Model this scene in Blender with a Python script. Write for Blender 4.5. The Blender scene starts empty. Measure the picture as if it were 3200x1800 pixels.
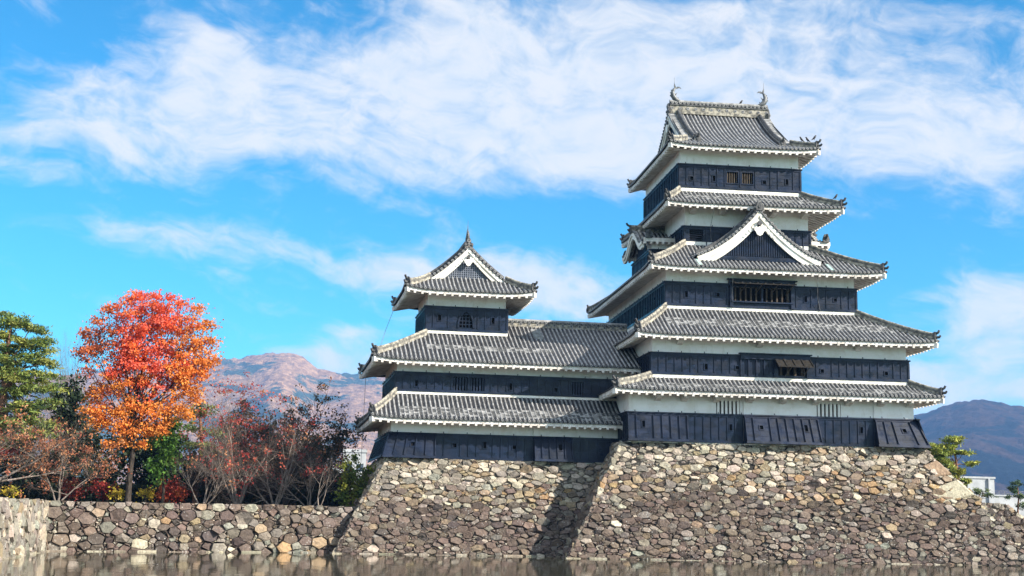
import bpy, math, random
import numpy as np
from mathutils import Vector, Matrix

R = math.radians
S = bpy.context.scene
COL = S.collection

# ------------------------------------------------------------------ camera
YAW, PITCH, ROLL, EYE = .1178, .16853, .02, 2.62
fw = Vector((math.sin(YAW) * math.cos(PITCH), math.cos(YAW) * math.cos(PITCH), math.sin(PITCH)))
r0 = Vector((math.cos(YAW), -math.sin(YAW), 0)); u0 = r0.cross(fw)
rt = math.cos(ROLL) * r0 + math.sin(ROLL) * u0; up = -math.sin(ROLL) * r0 + math.cos(ROLL) * u0
cam = bpy.data.cameras.new('camera'); co = bpy.data.objects.new('camera', cam); COL.objects.link(co)
co.matrix_world = Matrix(((rt.x, up.x, -fw.x, 0), (rt.y, up.y, -fw.y, 0), (rt.z, up.z, -fw.z, EYE), (0, 0, 0, 1)))
cam.sensor_width = 36; cam.lens = 36 * 4173 / 3200; cam.clip_start = .2; cam.clip_end = 30000
S.camera = co

# ------------------------------------------------------------------ light
SUN_AZ, SUN_EL = R(57), R(28)          # azimuth to the right of the facade's normal
sd = Vector((math.sin(SUN_AZ) * math.cos(SUN_EL), -math.cos(SUN_AZ) * math.cos(SUN_EL), math.sin(SUN_EL)))
sl = bpy.data.lights.new('sun', 'SUN'); sl.energy = 5.0; sl.angle = R(.5); sl.color = (1, .93, .82)
so = bpy.data.objects.new('sun', sl); COL.objects.link(so); so.rotation_euler = sd.to_track_quat('Z', 'Y').to_euler()
so.location = sd * 300

W = bpy.data.worlds.new('World'); S.world = W; W.use_nodes = True
nt = W.node_tree; nt.nodes.clear()


class NT:
    """tiny helper to write node expressions"""
    def __init__(s, t): s.t = t
    def n(s, typ, **k):
        o = s.t.nodes.new(typ)
        for a, v in k.items(): setattr(o, a, v)
        return o
    def sock(s, inp, v):
        if isinstance(v, bpy.types.NodeSocket): s.t.links.new(v, inp)
        else: inp.default_value = v
    def m(s, op, a, b=0, c=None, clamp=False):
        o = s.n('ShaderNodeMath', operation=op, use_clamp=clamp)
        s.sock(o.inputs[0], a); s.sock(o.inputs[1], b)
        if c is not None: s.sock(o.inputs[2], c)
        return o.outputs[0]
    def mix(s, f, a, b, mode='MIX'):
        o = s.n('ShaderNodeMix', data_type='RGBA', blend_type=mode)
        s.sock(o.inputs[0], f); s.sock(o.inputs[6], a); s.sock(o.inputs[7], b)
        return o.outputs[2]
    def noise(s, vec, scale, det=4, rough=.55, dist=0, col=False):
        o = s.n('ShaderNodeTexNoise')
        if vec is not None: s.t.links.new(vec, o.inputs['Vector'])
        o.inputs['Scale'].default_value = scale; o.inputs['Detail'].default_value = det
        o.inputs['Roughness'].default_value = rough; o.inputs['Distortion'].default_value = dist
        return o.outputs[1 if col else 0]
    def ramp(s, v, lo, hi, a=0., b=1.):
        o = s.n('ShaderNodeMapRange', interpolation_type='SMOOTHSTEP')
        s.sock(o.inputs[0], v)
        for i, x in enumerate((lo, hi, a, b)): o.inputs[1 + i].default_value = x
        return o.outputs[0]
    def comb(s, x, y, z):
        o = s.n('ShaderNodeCombineXYZ')
        for i, q in enumerate((x, y, z)): s.sock(o.inputs[i], q)
        return o.outputs[0]


g = NT(nt)
sky = g.n('ShaderNodeTexSky', sky_type='NISHITA'); sky.sun_disc = False
sky.sun_elevation = SUN_EL; sky.sun_rotation = R(180) - SUN_AZ
sky.air_density = 1.0; sky.dust_density = .25; sky.ozone_density = 3.0; sky.altitude = 600
SKY_STR = .066
tc = g.n('ShaderNodeTexCoord'); sx = g.n('ShaderNodeSeparateXYZ'); nt.links.new(tc.outputs['Generated'], sx.inputs[0])
az = g.m('ARCTAN2', sx.outputs[0], sx.outputs[1]); el = g.m('ARCSINE', sx.outputs[2])
# banks of high cloud: azimuth, elevation, half widths (rad), weight
BANKS = [(-0.065, 0.301, 0.098, 0.039, 1.1), (0.042, 0.292, 0.119, 0.036, 1.1), (0.103, 0.332, 0.113, 0.036, 1),
 (0.242, 0.338, 0.149, 0.036, 0.85), (0.39, 0.306, 0.143, 0.045, 0.8), (0.166, 0.26, 0.134, 0.018, 0.65),
 (-0.194, 0.267, 0.113, 0.016, 0.75), (-0.218, 0.297, 0.054, 0.016, 0.5), (-0.132, 0.335, 0.045, 0.021, 0.5),
 (-0.141, 0.197, 0.12, 0.014, 0.85), (0.046, 0.18, 0.074, 0.014, 1.0), (0.152, 0.164, 0.07, 0.02, 1.6),
 (0.003, 0.128, 0.042, 0.012, 1.1), (-0.002, 0.106, 0.05, 0.008, 1.3), (0.477, 0.166, 0.036, 0.018, 1.1),
 (0.468, 0.136, 0.05, 0.018, 1.5), (0.453, 0.093, 0.075, 0.017, 2.0), (0.459, 0.265, 0.074, 0.024, 0.7),
 (0.302, 0.27, 0.119, 0.024, 0.7), (0.18, 0.376, 0.268, 0.013, 0.5), (-0.244, 0.236, 0.089, 0.009, 0.35)]
wv = g.n('ShaderNodeCombineXYZ'); nt.links.new(az, wv.inputs[0]); nt.links.new(el, wv.inputs[1])
warp = g.noise(wv.outputs[0], 9, 3, .5, 0, True)
wsep = g.n('ShaderNodeSeparateXYZ'); nt.links.new(warp, wsep.inputs[0])
azw = g.m('ADD', az, g.m('MULTIPLY', g.m('SUBTRACT', wsep.outputs[0], .5), .10))
elw = g.m('ADD', el, g.m('MULTIPLY', g.m('SUBTRACT', wsep.outputs[1], .5), .05))
mask = None
for a, e, ra, re, w in BANKS:
    q = g.m('ADD', g.m('POWER', g.m('MULTIPLY', g.m('SUBTRACT', azw, a), 1 / ra), 2.), g.m('POWER', g.m('MULTIPLY', g.m('SUBTRACT', elw, e), 1 / re), 2.))
    q = g.m('MULTIPLY', g.m('EXPONENT', g.m('MULTIPLY', q, -.8)), w)
    mask = q if mask is None else g.m('ADD', mask, q)
# unseen broken cloud, added overhead and behind the viewer as neutral fill light
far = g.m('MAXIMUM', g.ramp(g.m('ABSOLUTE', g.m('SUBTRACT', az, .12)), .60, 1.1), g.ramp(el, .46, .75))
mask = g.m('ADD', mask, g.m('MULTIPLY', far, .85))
mask = g.m('MINIMUM', mask, 1.25)
# feathered streaks lie along a slightly tilted wind direction; tufts break up the thicker banks
f0 = g.noise(g.comb(g.m('MULTIPLY', azw, 6.5), g.m('MULTIPLY', elw, 15), 7.), 1, 3, .5, .2)
su = g.m('ADD', g.m('MULTIPLY', azw, .95), g.m('MULTIPLY', elw, -.32)); sv = g.m('ADD', g.m('MULTIPLY', elw, .95), g.m('MULTIPLY', azw, .28))
f1 = g.noise(g.comb(g.m('MULTIPLY', su, 6), g.m('MULTIPLY', sv, 42), 0.), 1, 9, .60, .25)
f2 = g.noise(g.comb(g.m('MULTIPLY', azw, 30), g.m('MULTIPLY', elw, 50), 3.), 1, 10, .62, .3)
var = g.m('ADD', g.m('MULTIPLY', g.m('SUBTRACT', f1, .5), 1.5), g.m('ADD', g.m('MULTIPLY', g.m('SUBTRACT', f2, .5), 1.7), g.m('MULTIPLY', g.m('SUBTRACT', f0, .5), 1.6)))
dens = g.m('ADD', mask, var)
cl = g.ramp(dens, .12, 1.45)
cl = g.m('MULTIPLY', cl, .92)
low = g.ramp(el, .0, .05)
cl = g.m('MULTIPLY', cl, low)
hs = g.n('ShaderNodeHueSaturation'); hs.inputs['Hue'].default_value = .492; hs.inputs['Saturation'].default_value = 1.25; hs.inputs['Value'].default_value = 1.0
nt.links.new(sky.outputs[0], hs.inputs['Color'])
skyc = g.mix(1.0, hs.outputs[0], (.37, 1.22, 1.34, 1), 'MULTIPLY')
cloudc = g.mix(g.ramp(f2, .3, .7), (5.3, 5.9, 6.6, 1), (6.4, 6.5, 6.7, 1))
# the added out-of-view clouds are brightened to throw fill onto the plaster
fill_gain = g.m('ADD', 1.0, g.m('MULTIPLY', far, .95))
cloudc = g.mix(1.0, cloudc, g.comb(g.m('MULTIPLY', fill_gain, 1.0), g.m('MULTIPLY', fill_gain, .98), g.m('MULTIPLY', fill_gain, .95)), 'MULTIPLY')
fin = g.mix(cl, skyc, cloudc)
bg = g.n('ShaderNodeBackground'); bg.inputs[1].default_value = SKY_STR
wo = g.n('ShaderNodeOutputWorld')
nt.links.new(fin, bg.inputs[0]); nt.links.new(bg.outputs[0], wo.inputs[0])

S.view_settings.view_transform = 'Standard'; S.view_settings.look = 'None'
S.view_settings.exposure = 1.2; S.view_settings.gamma = 1
S.cycles.max_bounces = 6; S.cycles.volume_bounces = 0; S.cycles.transparent_max_bounces = 8

# ------------------------------------------------------------------ materials
MAT = {}


def material(name, build, rough=.8, spec=.3):
    m = bpy.data.materials.new(name); m.use_nodes = True
    t = m.node_tree; h = NT(t); b = t.nodes['Principled BSDF']
    b.inputs['Roughness'].default_value = rough; b.inputs['Specular IOR Level'].default_value = spec
    tc = h.n('ShaderNodeTexCoord')
    build(h, b, tc.outputs['Object'], t)
    MAT[name] = m
    return m


def bump(h, b, t, height, dist, strength=1.):
    o = h.n('ShaderNodeBump'); o.inputs['Distance'].default_value = dist; o.inputs['Strength'].default_value = strength
    t.links.new(height, o.inputs['Height']); t.links.new(o.outputs[0], b.inputs['Normal'])


def simple(c1, c2, scale, det=5, bscale=0, bd=0, lo=.35, hi=.65, stretch=None):
    def f(h, b, oc, t):
        v = oc
        if stretch:
            mp = h.n('ShaderNodeMapping'); mp.inputs['Scale'].default_value = stretch
            t.links.new(oc, mp.inputs['Vector']); v = mp.outputs[0]
        c = h.mix(h.ramp(h.noise(v, scale, det), lo, hi), c1 + (1,), c2 + (1,))
        t.links.new(c, b.inputs['Base Color'])
        if bscale: bump(h, b, t, h.noise(v, bscale, 4), bd)
    return f


def plaster(h, b, oc, t):
    # aged lime plaster: blotches, and rain streaks that run down
    mp = h.n('ShaderNodeMapping'); mp.inputs['Scale'].default_value = (1.6, 1.6, .35); t.links.new(oc, mp.inputs['Vector'])
    c = h.mix(h.ramp(h.noise(oc, .9, 6, .65), .42, .68), (.93, .90, .885, 1), (.82, .77, .72, 1))
    c = h.mix(h.m('MULTIPLY', h.ramp(h.noise(mp.outputs[0], 2.2, 7, .72), .52, .76), .42), c, (.48, .42, .36, 1))
    t.links.new(c, b.inputs['Base Color']); bump(h, b, t, h.noise(oc, 14, 4), .01)


material('plaster', plaster, .85, .2)
material('eave_white', simple((.80, .76, .72), (.56, .51, .46), 1.7, 5), .8, .2)
material('soffit_wood', simple((.16, .13, .10), (.085, .07, .055), 2.5, 5), .85, .15)
def lacquer(h, b, oc, t):
    mp = h.n('ShaderNodeMapping'); mp.inputs['Scale'].default_value = (1.9, 1.9, 5.2); t.links.new(oc, mp.inputs['Vector'])
    vo = h.n('ShaderNodeTexVoronoi'); vo.inputs['Scale'].default_value = .55; t.links.new(mp.outputs[0], vo.inputs['Vector'])
    sp = h.n('ShaderNodeSeparateColor'); t.links.new(vo.outputs['Color'], sp.inputs[0])
    m2 = h.n('ShaderNodeMapping'); m2.inputs['Scale'].default_value = (.7, .7, 9); t.links.new(oc, m2.inputs['Vector'])
    gr = h.noise(m2.outputs[0], 3.5, 7, .65)
    c = h.mix(h.ramp(h.m('ADD', h.m('MULTIPLY', sp.outputs[0], .5), h.m('MULTIPLY', gr, .5)), .25, .75), (.004, .008, .019, 1), (.009, .016, .038, 1))
    c = h.mix(h.m('MULTIPLY', h.ramp(h.noise(oc, 1.3, 7, .7), .60, .80), .5), c, (.024, .031, .052, 1))
    t.links.new(c, b.inputs['Base Color'])
    t.links.new(h.ramp(h.noise(oc, 1.7, 5, .6), .3, .7, .26, .52), b.inputs['Roughness'])
    bump(h, b, t, gr, .006)


material('lacquer', lacquer, .36, .25)
material('dark_void', simple((.006, .006, .006), (.012, .011, .010), 3), .9, .1)
material('slat_wood', simple((.10, .08, .06), (.05, .04, .03), 6, 5, stretch=(3, 3, .6)), .8, .2)
material('dark_wood', simple((.045, .034, .026), (.09, .068, .05), 6, 5), .8, .2)
material('shaded_wood', simple((.014, .012, .010), (.03, .026, .022), 6, 5), .8, .2)  # shutter wood, not burnt: eave shade is put into its dark colour
material('tile_pan', simple((.013, .014, .018), (.038, .038, .041), 3.2, 6, 22, .01), .6, .4)  # weathered tile; trough shade between the rolls is also put into this dark colour
material('tile_roll', simple((.33, .325, .32), (.13, .128, .126), 3.0, 6, 25, .008, .3, .7), .55, .4)  # same tile, paler than the pans: sunlit look partly put into the colour
material('tile_dark', simple((.03, .03, .034), (.10, .10, .098), 5, 5, 18, .01), .6, .35)
material('ridge_plaster', simple((.36, .33, .27), (.10, .095, .085), 4.2, 7, 14, .02), .85, .2)
material('patina', simple((.16, .30, .26), (.45, .55, .52), 6), .5, .4)
material('bronze', simple((.05, .055, .06), (.14, .145, .15), 6, 5, 12, .02), .45, .5)
material('wire_metal', simple((.09, .09, .10), (.2, .2, .2), 4), .4, .5)
material('concrete', simple((.42, .43, .44), (.32, .33, .34), .6, 5), .8, .2)
material('window_glass', simple((.03, .05, .08), (.06, .08, .11), .8), .1, .6)
material('bark', simple((.022, .018, .015), (.065, .052, .042), 5, 6, 12, .03, stretch=(2, 2, .5)), .9, .1)
material('pale_bark', simple((.10, .08, .068), (.25, .205, .175), 6, 6, 12, .02, stretch=(2, 2, .5)), .9, .1)
material('pine_bark', simple((.12, .06, .04), (.24, .13, .085), 5, 6, 10, .03), .9, .1)
material('feather', simple((.015, .015, .017), (.03, .03, .033), 8), .6, .3)
material('soil', simple((.05, .042, .03), (.11, .085, .055), .5, 6, 3, .05), .95, .1)
material('grass_bank', simple((.05, .06, .025), (.12, .11, .05), .7, 6, 3, .05), .95, .1)


def stone_mat(h, b, oc, t):
    at = h.n('ShaderNodeAttribute', attribute_name='Col')
    n1 = h.noise(oc, 5.5, 8, .68)
    c = h.mix(1.0, at.outputs['Color'], h.mix(h.ramp(n1, .25, .75), (.62, .60, .60, 1), (1.38, 1.36, 1.32, 1)), 'MULTIPLY')
    # pale lichen spots, in patches
    vo = h.n('ShaderNodeTexVoronoi'); vo.inputs['Scale'].default_value = 6.5; t.links.new(oc, vo.inputs['Vector'])
    sp = h.m('MULTIPLY', h.ramp(vo.outputs['Distance'], .30, .18), h.ramp(h.noise(oc, 1.1, 3), .5, .62))
    c = h.mix(h.m('MULTIPLY', sp, .6), c, (.50, .49, .45, 1))
    c = h.mix(h.m('MULTIPLY', h.ramp(h.noise(oc, 2.6, 6, .7), .60, .78), .45), c, (.33, .32, .27, 1))
    t.links.new(c, b.inputs['Base Color'])
    bump(h, b, t, h.noise(oc, 7, 9, .7), .09)


material('stone', stone_mat, .85, .25)


def leaf_mat(name, rough=.55, trans=.35):
    m = bpy.data.materials.new(name); m.use_nodes = True; t = m.node_tree; h = NT(t)
    b = t.nodes['Principled BSDF']; b.inputs['Roughness'].default_value = rough; b.inputs['Specular IOR Level'].default_value = .3
    at = h.n('ShaderNodeAttribute', attribute_name='Col'); t.links.new(at.outputs['Color'], b.inputs['Base Color'])
    tr = h.n('ShaderNodeBsdfTranslucent'); t.links.new(at.outputs['Color'], tr.inputs['Color'])
    mx = h.n('ShaderNodeMixShader'); mx.inputs[0].default_value = trans
    t.links.new(b.outputs[0], mx.inputs[1]); t.links.new(tr.outputs[0], mx.inputs[2])
    t.links.new(mx.outputs[0], t.nodes['Material Output'].inputs['Surface'])
    MAT[name] = m


leaf_mat('leaf'); leaf_mat('needle', .6, .15)


def water_mat(h, b, oc, t):
    b.inputs['Base Color'].default_value = (.03, .03, .016, 1)
    b.inputs['IOR'].default_value = 1.33
    mp = h.n('ShaderNodeMapping'); mp.inputs['Scale'].default_value = (.8, .30, 1); t.links.new(oc, mp.inputs['Vector'])
    a = h.noise(mp.outputs[0], 1.6, 2, .5); c = h.noise(mp.outputs[0], 7, 2, .5)
    bump(h, b, t, h.m('ADD', a, h.m('MULTIPLY', c, .12)), 0.010)


material('water', water_mat, .05, .5)


def hill_mat(h, b, oc, t):
    # autumn broadleaf forest with stands of dark conifers
    n1 = h.noise(oc, .0042, 8, .64, .8); n2 = h.noise(oc, .030, 7, .72); n3 = h.noise(oc, .10, 5, .75)
    c = h.mix(h.ramp(n2, .36, .64), (.15, .082, .042, 1), (.36, .215, .115, 1))
    c = h.mix(h.m('MULTIPLY', h.ramp(n3, .45, .65), .55), c, (.11, .068, .042, 1))
    c = h.mix(h.ramp(n1, .50, .55), c, h.mix(h.ramp(n3, .4, .6), (.02, .04, .036, 1), (.04, .068, .055, 1)))
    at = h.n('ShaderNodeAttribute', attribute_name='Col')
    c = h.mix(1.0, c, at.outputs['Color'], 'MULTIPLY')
    t.links.new(c, b.inputs['Base Color'])
    bump(h, b, t, n3, 5)


material('forest_hill', hill_mat, .95, .05)


# ------------------------------------------------------------------ helpers
def tag(o, label=None, cat=None, group=None, kind=None):
    if label: o['label'] = label
    if cat: o['category'] = cat
    if group: o['group'] = group
    if kind: o['kind'] = kind
    return o


def empty(name, loc=(0, 0, 0), rz=0, parent=None):
    o = bpy.data.objects.new(name, None); COL.objects.link(o); o.location = loc; o.rotation_euler = (0, 0, rz)
    o.empty_display_size = .5
    if parent: o.parent = parent
    return o


class MB:
    """collects shapes and links them as ONE mesh object"""
    def __init__(s): s.v = []; s.f = []; s.m = []; s.s = []; s.c = []
    def add(s, vs, fs, mat=0, smooth=False):
        k = len(s.v); s.v += [tuple(p) for p in vs]
        for q in fs: s.f.append(tuple(k + i for i in q)); s.m.append(mat); s.s.append(smooth)
    def quad(s, a, b, c, d, mat=0): s.add((a, b, c, d), ((0, 1, 2, 3),), mat)
    def hexa(s, p, mat=0):      # 8 corners: 4 bottom ring, 4 top ring
        s.add(p, ((3, 2, 1, 0), (4, 5, 6, 7), (0, 1, 5, 4), (1, 2, 6, 5), (2, 3, 7, 6), (3, 0, 4, 7)), mat)
    def box(s, x0, x1, y0, y1, z0, z1, mat=0):
        s.hexa(((x0, y0, z0), (x1, y0, z0), (x1, y1, z0), (x0, y1, z0), (x0, y0, z1), (x1, y0, z1), (x1, y1, z1), (x0, y1, z1)), mat)
    def mbox(s, MP, u0, u1, z0, z1, w0, w1, mat=0):      # box through a mapping (u, z, w) -> point
        s.hexa([MP(u0, z0, w0), MP(u1, z0, w0), MP(u1, z0, w1), MP(u0, z0, w1), MP(u0, z1, w0), MP(u1, z1, w0), MP(u1, z1, w1), MP(u0, z1, w1)], mat)
    def bar(s, p, q, w, h, mat=0, upv=(0, 0, 1)):
        p = Vector(p); q = Vector(q); d = (q - p)
        if d.length < 1e-6: return
        d.normalize(); a = d.cross(Vector(upv))
        if a.length < 1e-4: a = d.cross(Vector((1, 0, 0)))
        a.normalize(); b = a.cross(d); a *= w / 2; b *= h / 2
        s.hexa((p - a - b, p + a - b, q + a - b, q - a - b, p - a + b, p + a + b, q + a + b, q - a + b), mat)
    def tube(s, pts, rad, n=6, mat=0, smooth=True, cap=True):
        pts = [Vector(p) for p in pts]; N = len(pts)
        if not hasattr(rad, '__len__'): rad = [rad] * N
        d0 = (pts[1] - pts[0]).normalized(); a = d0.orthogonal().normalized(); vs = []
        for i, p in enumerate(pts):
            d = (pts[min(i + 1, N - 1)] - pts[max(i - 1, 0)]).normalized()
            a = (a - d * a.dot(d)).normalized(); b = d.cross(a)
            for k in range(n):
                t = 2 * math.pi * k / n; vs.append(p + (a * math.cos(t) + b * math.sin(t)) * rad[i])
        fs = [(i * n + k, i * n + (k + 1) % n, (i + 1) * n + (k + 1) % n, (i + 1) * n + k) for i in range(N - 1) for k in range(n)]
        s.add(vs, fs, mat, smooth)
        if cap: s.add(vs[:n] + vs[-n:], (tuple(range(n - 1, -1, -1)), tuple(range(n, 2 * n))), mat)
    def cyl(s, c, axis, r, ln, n=10, mat=0, mat_end=None):
        c = Vector(c); ax = Vector(axis).normalized(); a = ax.orthogonal().normalized(); b = ax.cross(a)
        ring = [(a * math.cos(2 * math.pi * k / n) + b * math.sin(2 * math.pi * k / n)) * r for k in range(n)]
        vs = [c + q for q in ring] + [c + q + ax * ln for q in ring]
        s.add(vs, [(k, (k + 1) % n, n + (k + 1) % n, n + k) for k in range(n)] + [tuple(range(n - 1, -1, -1)), tuple(range(n, 2 * n))], mat)
        if mat_end is not None:
            vs = [c + q * .62 + ax * (ln + .006) for q in ring]; s.add(vs, [tuple(range(n))], mat_end)
    def prism(s, poly, ext, mat=0):      # polygon of 3D points pushed along ext
        n = len(poly); e = Vector(ext); vs = [Vector(p) for p in poly]; vs = vs + [p + e for p in vs]
        s.add(vs, [tuple(range(n - 1, -1, -1)), tuple(range(n, 2 * n))] + [(i, (i + 1) % n, n + (i + 1) % n, n + i) for i in range(n)], mat)
    def build(s, name, mats, parent=None):
        me = bpy.data.meshes.new(name); me.from_pydata(s.v, [], s.f)
        for m in mats: me.materials.append(MAT[m])
        if len(mats) > 1: me.polygons.foreach_set('material_index', s.m)
        me.polygons.foreach_set('use_smooth', s.s)
        if s.c:
            ca = me.color_attributes.new('Col', 'FLOAT_COLOR', 'POINT'); ca.data.foreach_set('color', np.array(s.c, 'f').ravel())
        me.update()
        o = bpy.data.objects.new(name, me); COL.objects.link(o)
        if parent: o.parent = parent
        return o


def front(y): return lambda u, z, w: (u, y - w, z)
def left(x): return lambda u, z, w: (x - w, u, z)
def right(x): return lambda u, z, w: (x + w, u, z)
# ------------------------------------------------------------------ tiled roofs
def sides(o):
    x0, x1, y0, y1 = o
    return {'f': ((x0, y0), (1, 0), (0, 1), x1 - x0, 'l', 'r'), 'r': ((x1, y0), (0, 1), (-1, 0), y1 - y0, 'f', 'b'),
            'b': ((x1, y1), (-1, 0), (0, -1), x1 - x0, 'r', 'l'), 'l': ((x0, y1), (0, -1), (1, 0), y1 - y0, 'b', 'f')}


TR = random.Random(99)


def slope(mb, side, z0, P, tmax, lift, sp=.3, rr=.07, M=7, rolls=True, srange=None, guard=None):
    """one tiled slope: pan tiles, half-round rolls with end discs; guard = (t0, rows, step, s0, s1) rows of raised retaining tiles"""
    A, d, n, L = side[:4]
    t0 = -.05
    sl0 = (P(.1) - P(0)) / .1
    def pt(s, t, h=0., ds=0.):
        z = z0 + (P(t) if t >= 0 else sl0 * t) + lift(s, t) + h
        return (A[0] + d[0] * (s + ds) + n[0] * t, A[1] + d[1] * (s + ds) + n[1] * t, z)
    a, b = srange or (0, L)
    N = max(1, round((b - a) / sp)); st = (b - a) / N
    ss = [a] + [a + (i + .5) * st for i in range(N)] + [b]
    for s0, s1 in zip(ss, ss[1:]):
        ta, tb = max(tmax(s0), 0), max(tmax(s1), 0)
        vs = []
        for k in range(M + 1):
            q = k / M; vs += [pt(s0, t0 + (ta - t0) * q), pt(s1, t0 + (tb - t0) * q)]
        mb.add(vs, [(2 * k, 2 * k + 1, 2 * k + 3, 2 * k + 2) for k in range(M)], 0)
        p, q = pt(s0, t0), pt(s1, t0)
        mb.quad(pt(s0, t0, -.09), pt(s1, t0, -.09), q, p, 0)
    if not rolls: return
    C = [(math.cos(math.pi * k / 4), math.sin(math.pi * k / 4)) for k in range(5)]
    for i in range(N):
        s = a + (i + .5) * st; tm = tmax(s)
        if tm < .12: continue
        K = max(2, int(tm / .42) + 1); vs = []; j0 = TR.gauss(0, .006)
        for k in range(K + 1):       # each course of tiles sits a little out of line
            t = t0 + (tm - t0) * k / K; q = rr * TR.uniform(.95, 1.07); j0 = .6 * j0 + TR.gauss(0, .005); dz = TR.gauss(0, .004)
            for cx, cz in C: vs.append(pt(s, t, cz * q * 1.15 + dz, cx * q + j0))
        mb.add(vs, [(5 * k + j + 1, 5 * k + j, 5 * k + 5 + j, 5 * k + 6 + j) for k in range(K) for j in range(4)], 1, True)
        c = Vector(pt(s, t0 - .015, .01)); ax = Vector((-n[0], -n[1], 0))
        mb.cyl(c, ax, rr * 1.2, .03, 10, 1, 2)
    if guard:
        g0, rows, stp, sa, sb = guard
        for i in range(N - 1):
            s = a + (i + .5) * st
            if s < sa or s > sb: continue
            for k in range(rows):
                t = g0 + k * stp
                if t + stp > tmax(s + st / 2): continue
                u = [(0, .075), (.25, .04), (.5, .025), (.75, .04), (1, .075)]
                lo = [pt(s + st * x, t, 0) for x, h in u]; hi = [pt(s + st * x, t, h + .03) for x, h in u]; bk = [pt(s + st * x, t + stp * .8, .012 + h * .25) for x, h in u]
                mb.add(lo + hi + bk, [(j, j + 1, 6 + j, 5 + j) for j in range(4)] + [(5 + j, 6 + j, 11 + j, 10 + j) for j in range(4)], 2 if TR.random() < .6 else 1)


def hip_ridge(parent, path, w=.24, h=.30, cap=.10, horn=True, name='hip_ridge', skip_end=.3, mats=('ridge_plaster', 'tile_dark')):
    """built-up ridge: plastered core, tile cap, ogre tile and horn at the low end. path runs from the low end up"""
    mb = MB(); P = [Vector(p) for p in path]
    d0 = (P[1] - P[0]); d0.normalize()
    P[0] = P[0] + d0 * skip_end
    for a, b in zip(P, P[1:]):
        d = (b - a); d.normalize(); sdv = d.cross(Vector((0, 0, 1))).normalized() * (w / 2)
        lo = Vector((0, 0, -.05)); hi = Vector((0, 0, h))
        mb.hexa((a - sdv + lo, a + sdv + lo, b + sdv + lo, b - sdv + lo, a - sdv + hi, a + sdv + hi, b + sdv + hi, b - sdv + hi), 0)
        for q in (.55, .8):      # projecting tile courses
            s2 = sdv * 1.16; z = Vector((0, 0, h * q)); zz = Vector((0, 0, h * q + .035))
            mb.hexa((a - s2 + z, a + s2 + z, b + s2 + z, b - s2 + z, a - s2 + zz, a + s2 + zz, b + s2 + zz, b - s2 + zz), 1)
    mb.tube([p + Vector((0, 0, h + .03)) for p in P], cap, 8, 0, True)
    o = mb.build(name, mats, parent)
    m2 = MB(); a = P[0]; d = d0.copy(); d.z = 0; d.normalize(); sdv = d.cross(Vector((0, 0, 1)))
    prof = [(-.24, -.12), (.24, -.12), (.27, .12), (.19, .36), (.12, .50), (-.12, .50), (-.19, .36), (-.27, .12)]
    m2.prism([a - d * .12 + sdv * x + Vector((0, 0, z)) for x, z in prof], d * .12, 0)
    m2.cyl(a - d * .12 + Vector((0, 0, .16)), -d, .12, .05, 8, 0)
    if horn:
        m2.tube([a + d * .1 + Vector((0, 0, h + .06)), a - d * .12 + Vector((0, 0, h + .07)), a - d * .28 + Vector((0, 0, h + .15)), a - d * .36 + Vector((0, 0, h + .30))], [.1, .095, .085, .075], 7, 0)
        b = a - d * skip_end
        m2.tube([b + d * .25 + Vector((0, 0, .10)), b - d * .05 + Vector((0, 0, .12)), b - d * .15 + Vector((0, 0, .24))], [.1, .09, .07], 7, 0)
    m2.build('ogre_tile', ['tile_dark'], parent)
    return o


def corner_lift(L, r, amt, w=2.6):
    def f(s, t):
        q = max(0, 1 - s / w) ** 2 + max(0, 1 - (L - s) / w) ** 2
        return amt * q * max(0, 1 - t / r) ** 2
    return f


def skirt(root, o, inn, z0, z1, amt=.14, sag=.18, ov=None, guard=None, which='flr', hips=('fl', 'fr'), sp=.3, band=True, back_hips=True, band_sides='flr'):
    """a roof that runs round a storey below the next, smaller storey"""
    r = {'f': inn[2] - o[2], 'b': o[3] - inn[3], 'l': inn[0] - o[0], 'r': o[1] - inn[1]}
    SD = sides(o); mb = MB(); dz = z1 - z0
    P01 = lambda q: (1 - sag) * q + sag * q * q
    for k in which + ('b' if 'b' not in which else ''):
        A, d, n, L, ka, kb = SD[k]; rk = r[k]
        tm = lambda s, rk=rk, ka=ka, kb=kb, L=L: min(rk, s * rk / r[ka], (L - s) * rk / r[kb])
        slope(mb, SD[k], z0, lambda t, rk=rk: dz * P01(t / rk), tm, corner_lift(L, rk, amt), sp, rolls=(k in which), guard=guard if k == 'f' else None)
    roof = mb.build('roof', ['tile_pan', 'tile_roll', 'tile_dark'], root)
    SDl = {k: SD[k][3] for k in SD}
    eave_multi(roof, o, z0, {k: corner_lift(SDl[k], r[k], amt) for k in SD}, ov or r, which)
    x0, x1, y0, y1 = o
    cs = {'fl': (x0, y0, 1, 1, 'l', 'f'), 'fr': (x1, y0, -1, 1, 'r', 'f'), 'bl': (x0, y1, 1, -1, 'l', 'b'), 'br': (x1, y1, -1, -1, 'r', 'b')}
    for c in hips:
        cx, cy, sx_, sy_, kx, ky = cs[c]; path = []
        for q in (0, .12, .25, .4, .6, .8, 1):
            path.append((cx + sx_ * r[kx] * q, cy + sy_ * r[ky] * q, z0 + dz * P01(q) + amt * max(0, 1 - q) ** 3.2 * 1.0 + .02))
        hip_ridge(roof, path)
    if band:
        m = MB(); x0, x1, y0, y1 = inn
        if 'f' in band_sides: m.box(x0 - .1, x1 + .1, y0 - .14, y0 - .005, z1 - .06, z1 + .2)
        if 'l' in band_sides: m.box(x0 - .14, x0 - .005, y0 + .0, y1, z1 - .06, z1 + .2)
        if 'r' in band_sides: m.box(x1 + .005, x1 + .14, y0 + .0, y1, z1 - .06, z1 + .2)
        m.build('ridge_band', ['plaster_band'], roof)
    return roof


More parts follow.
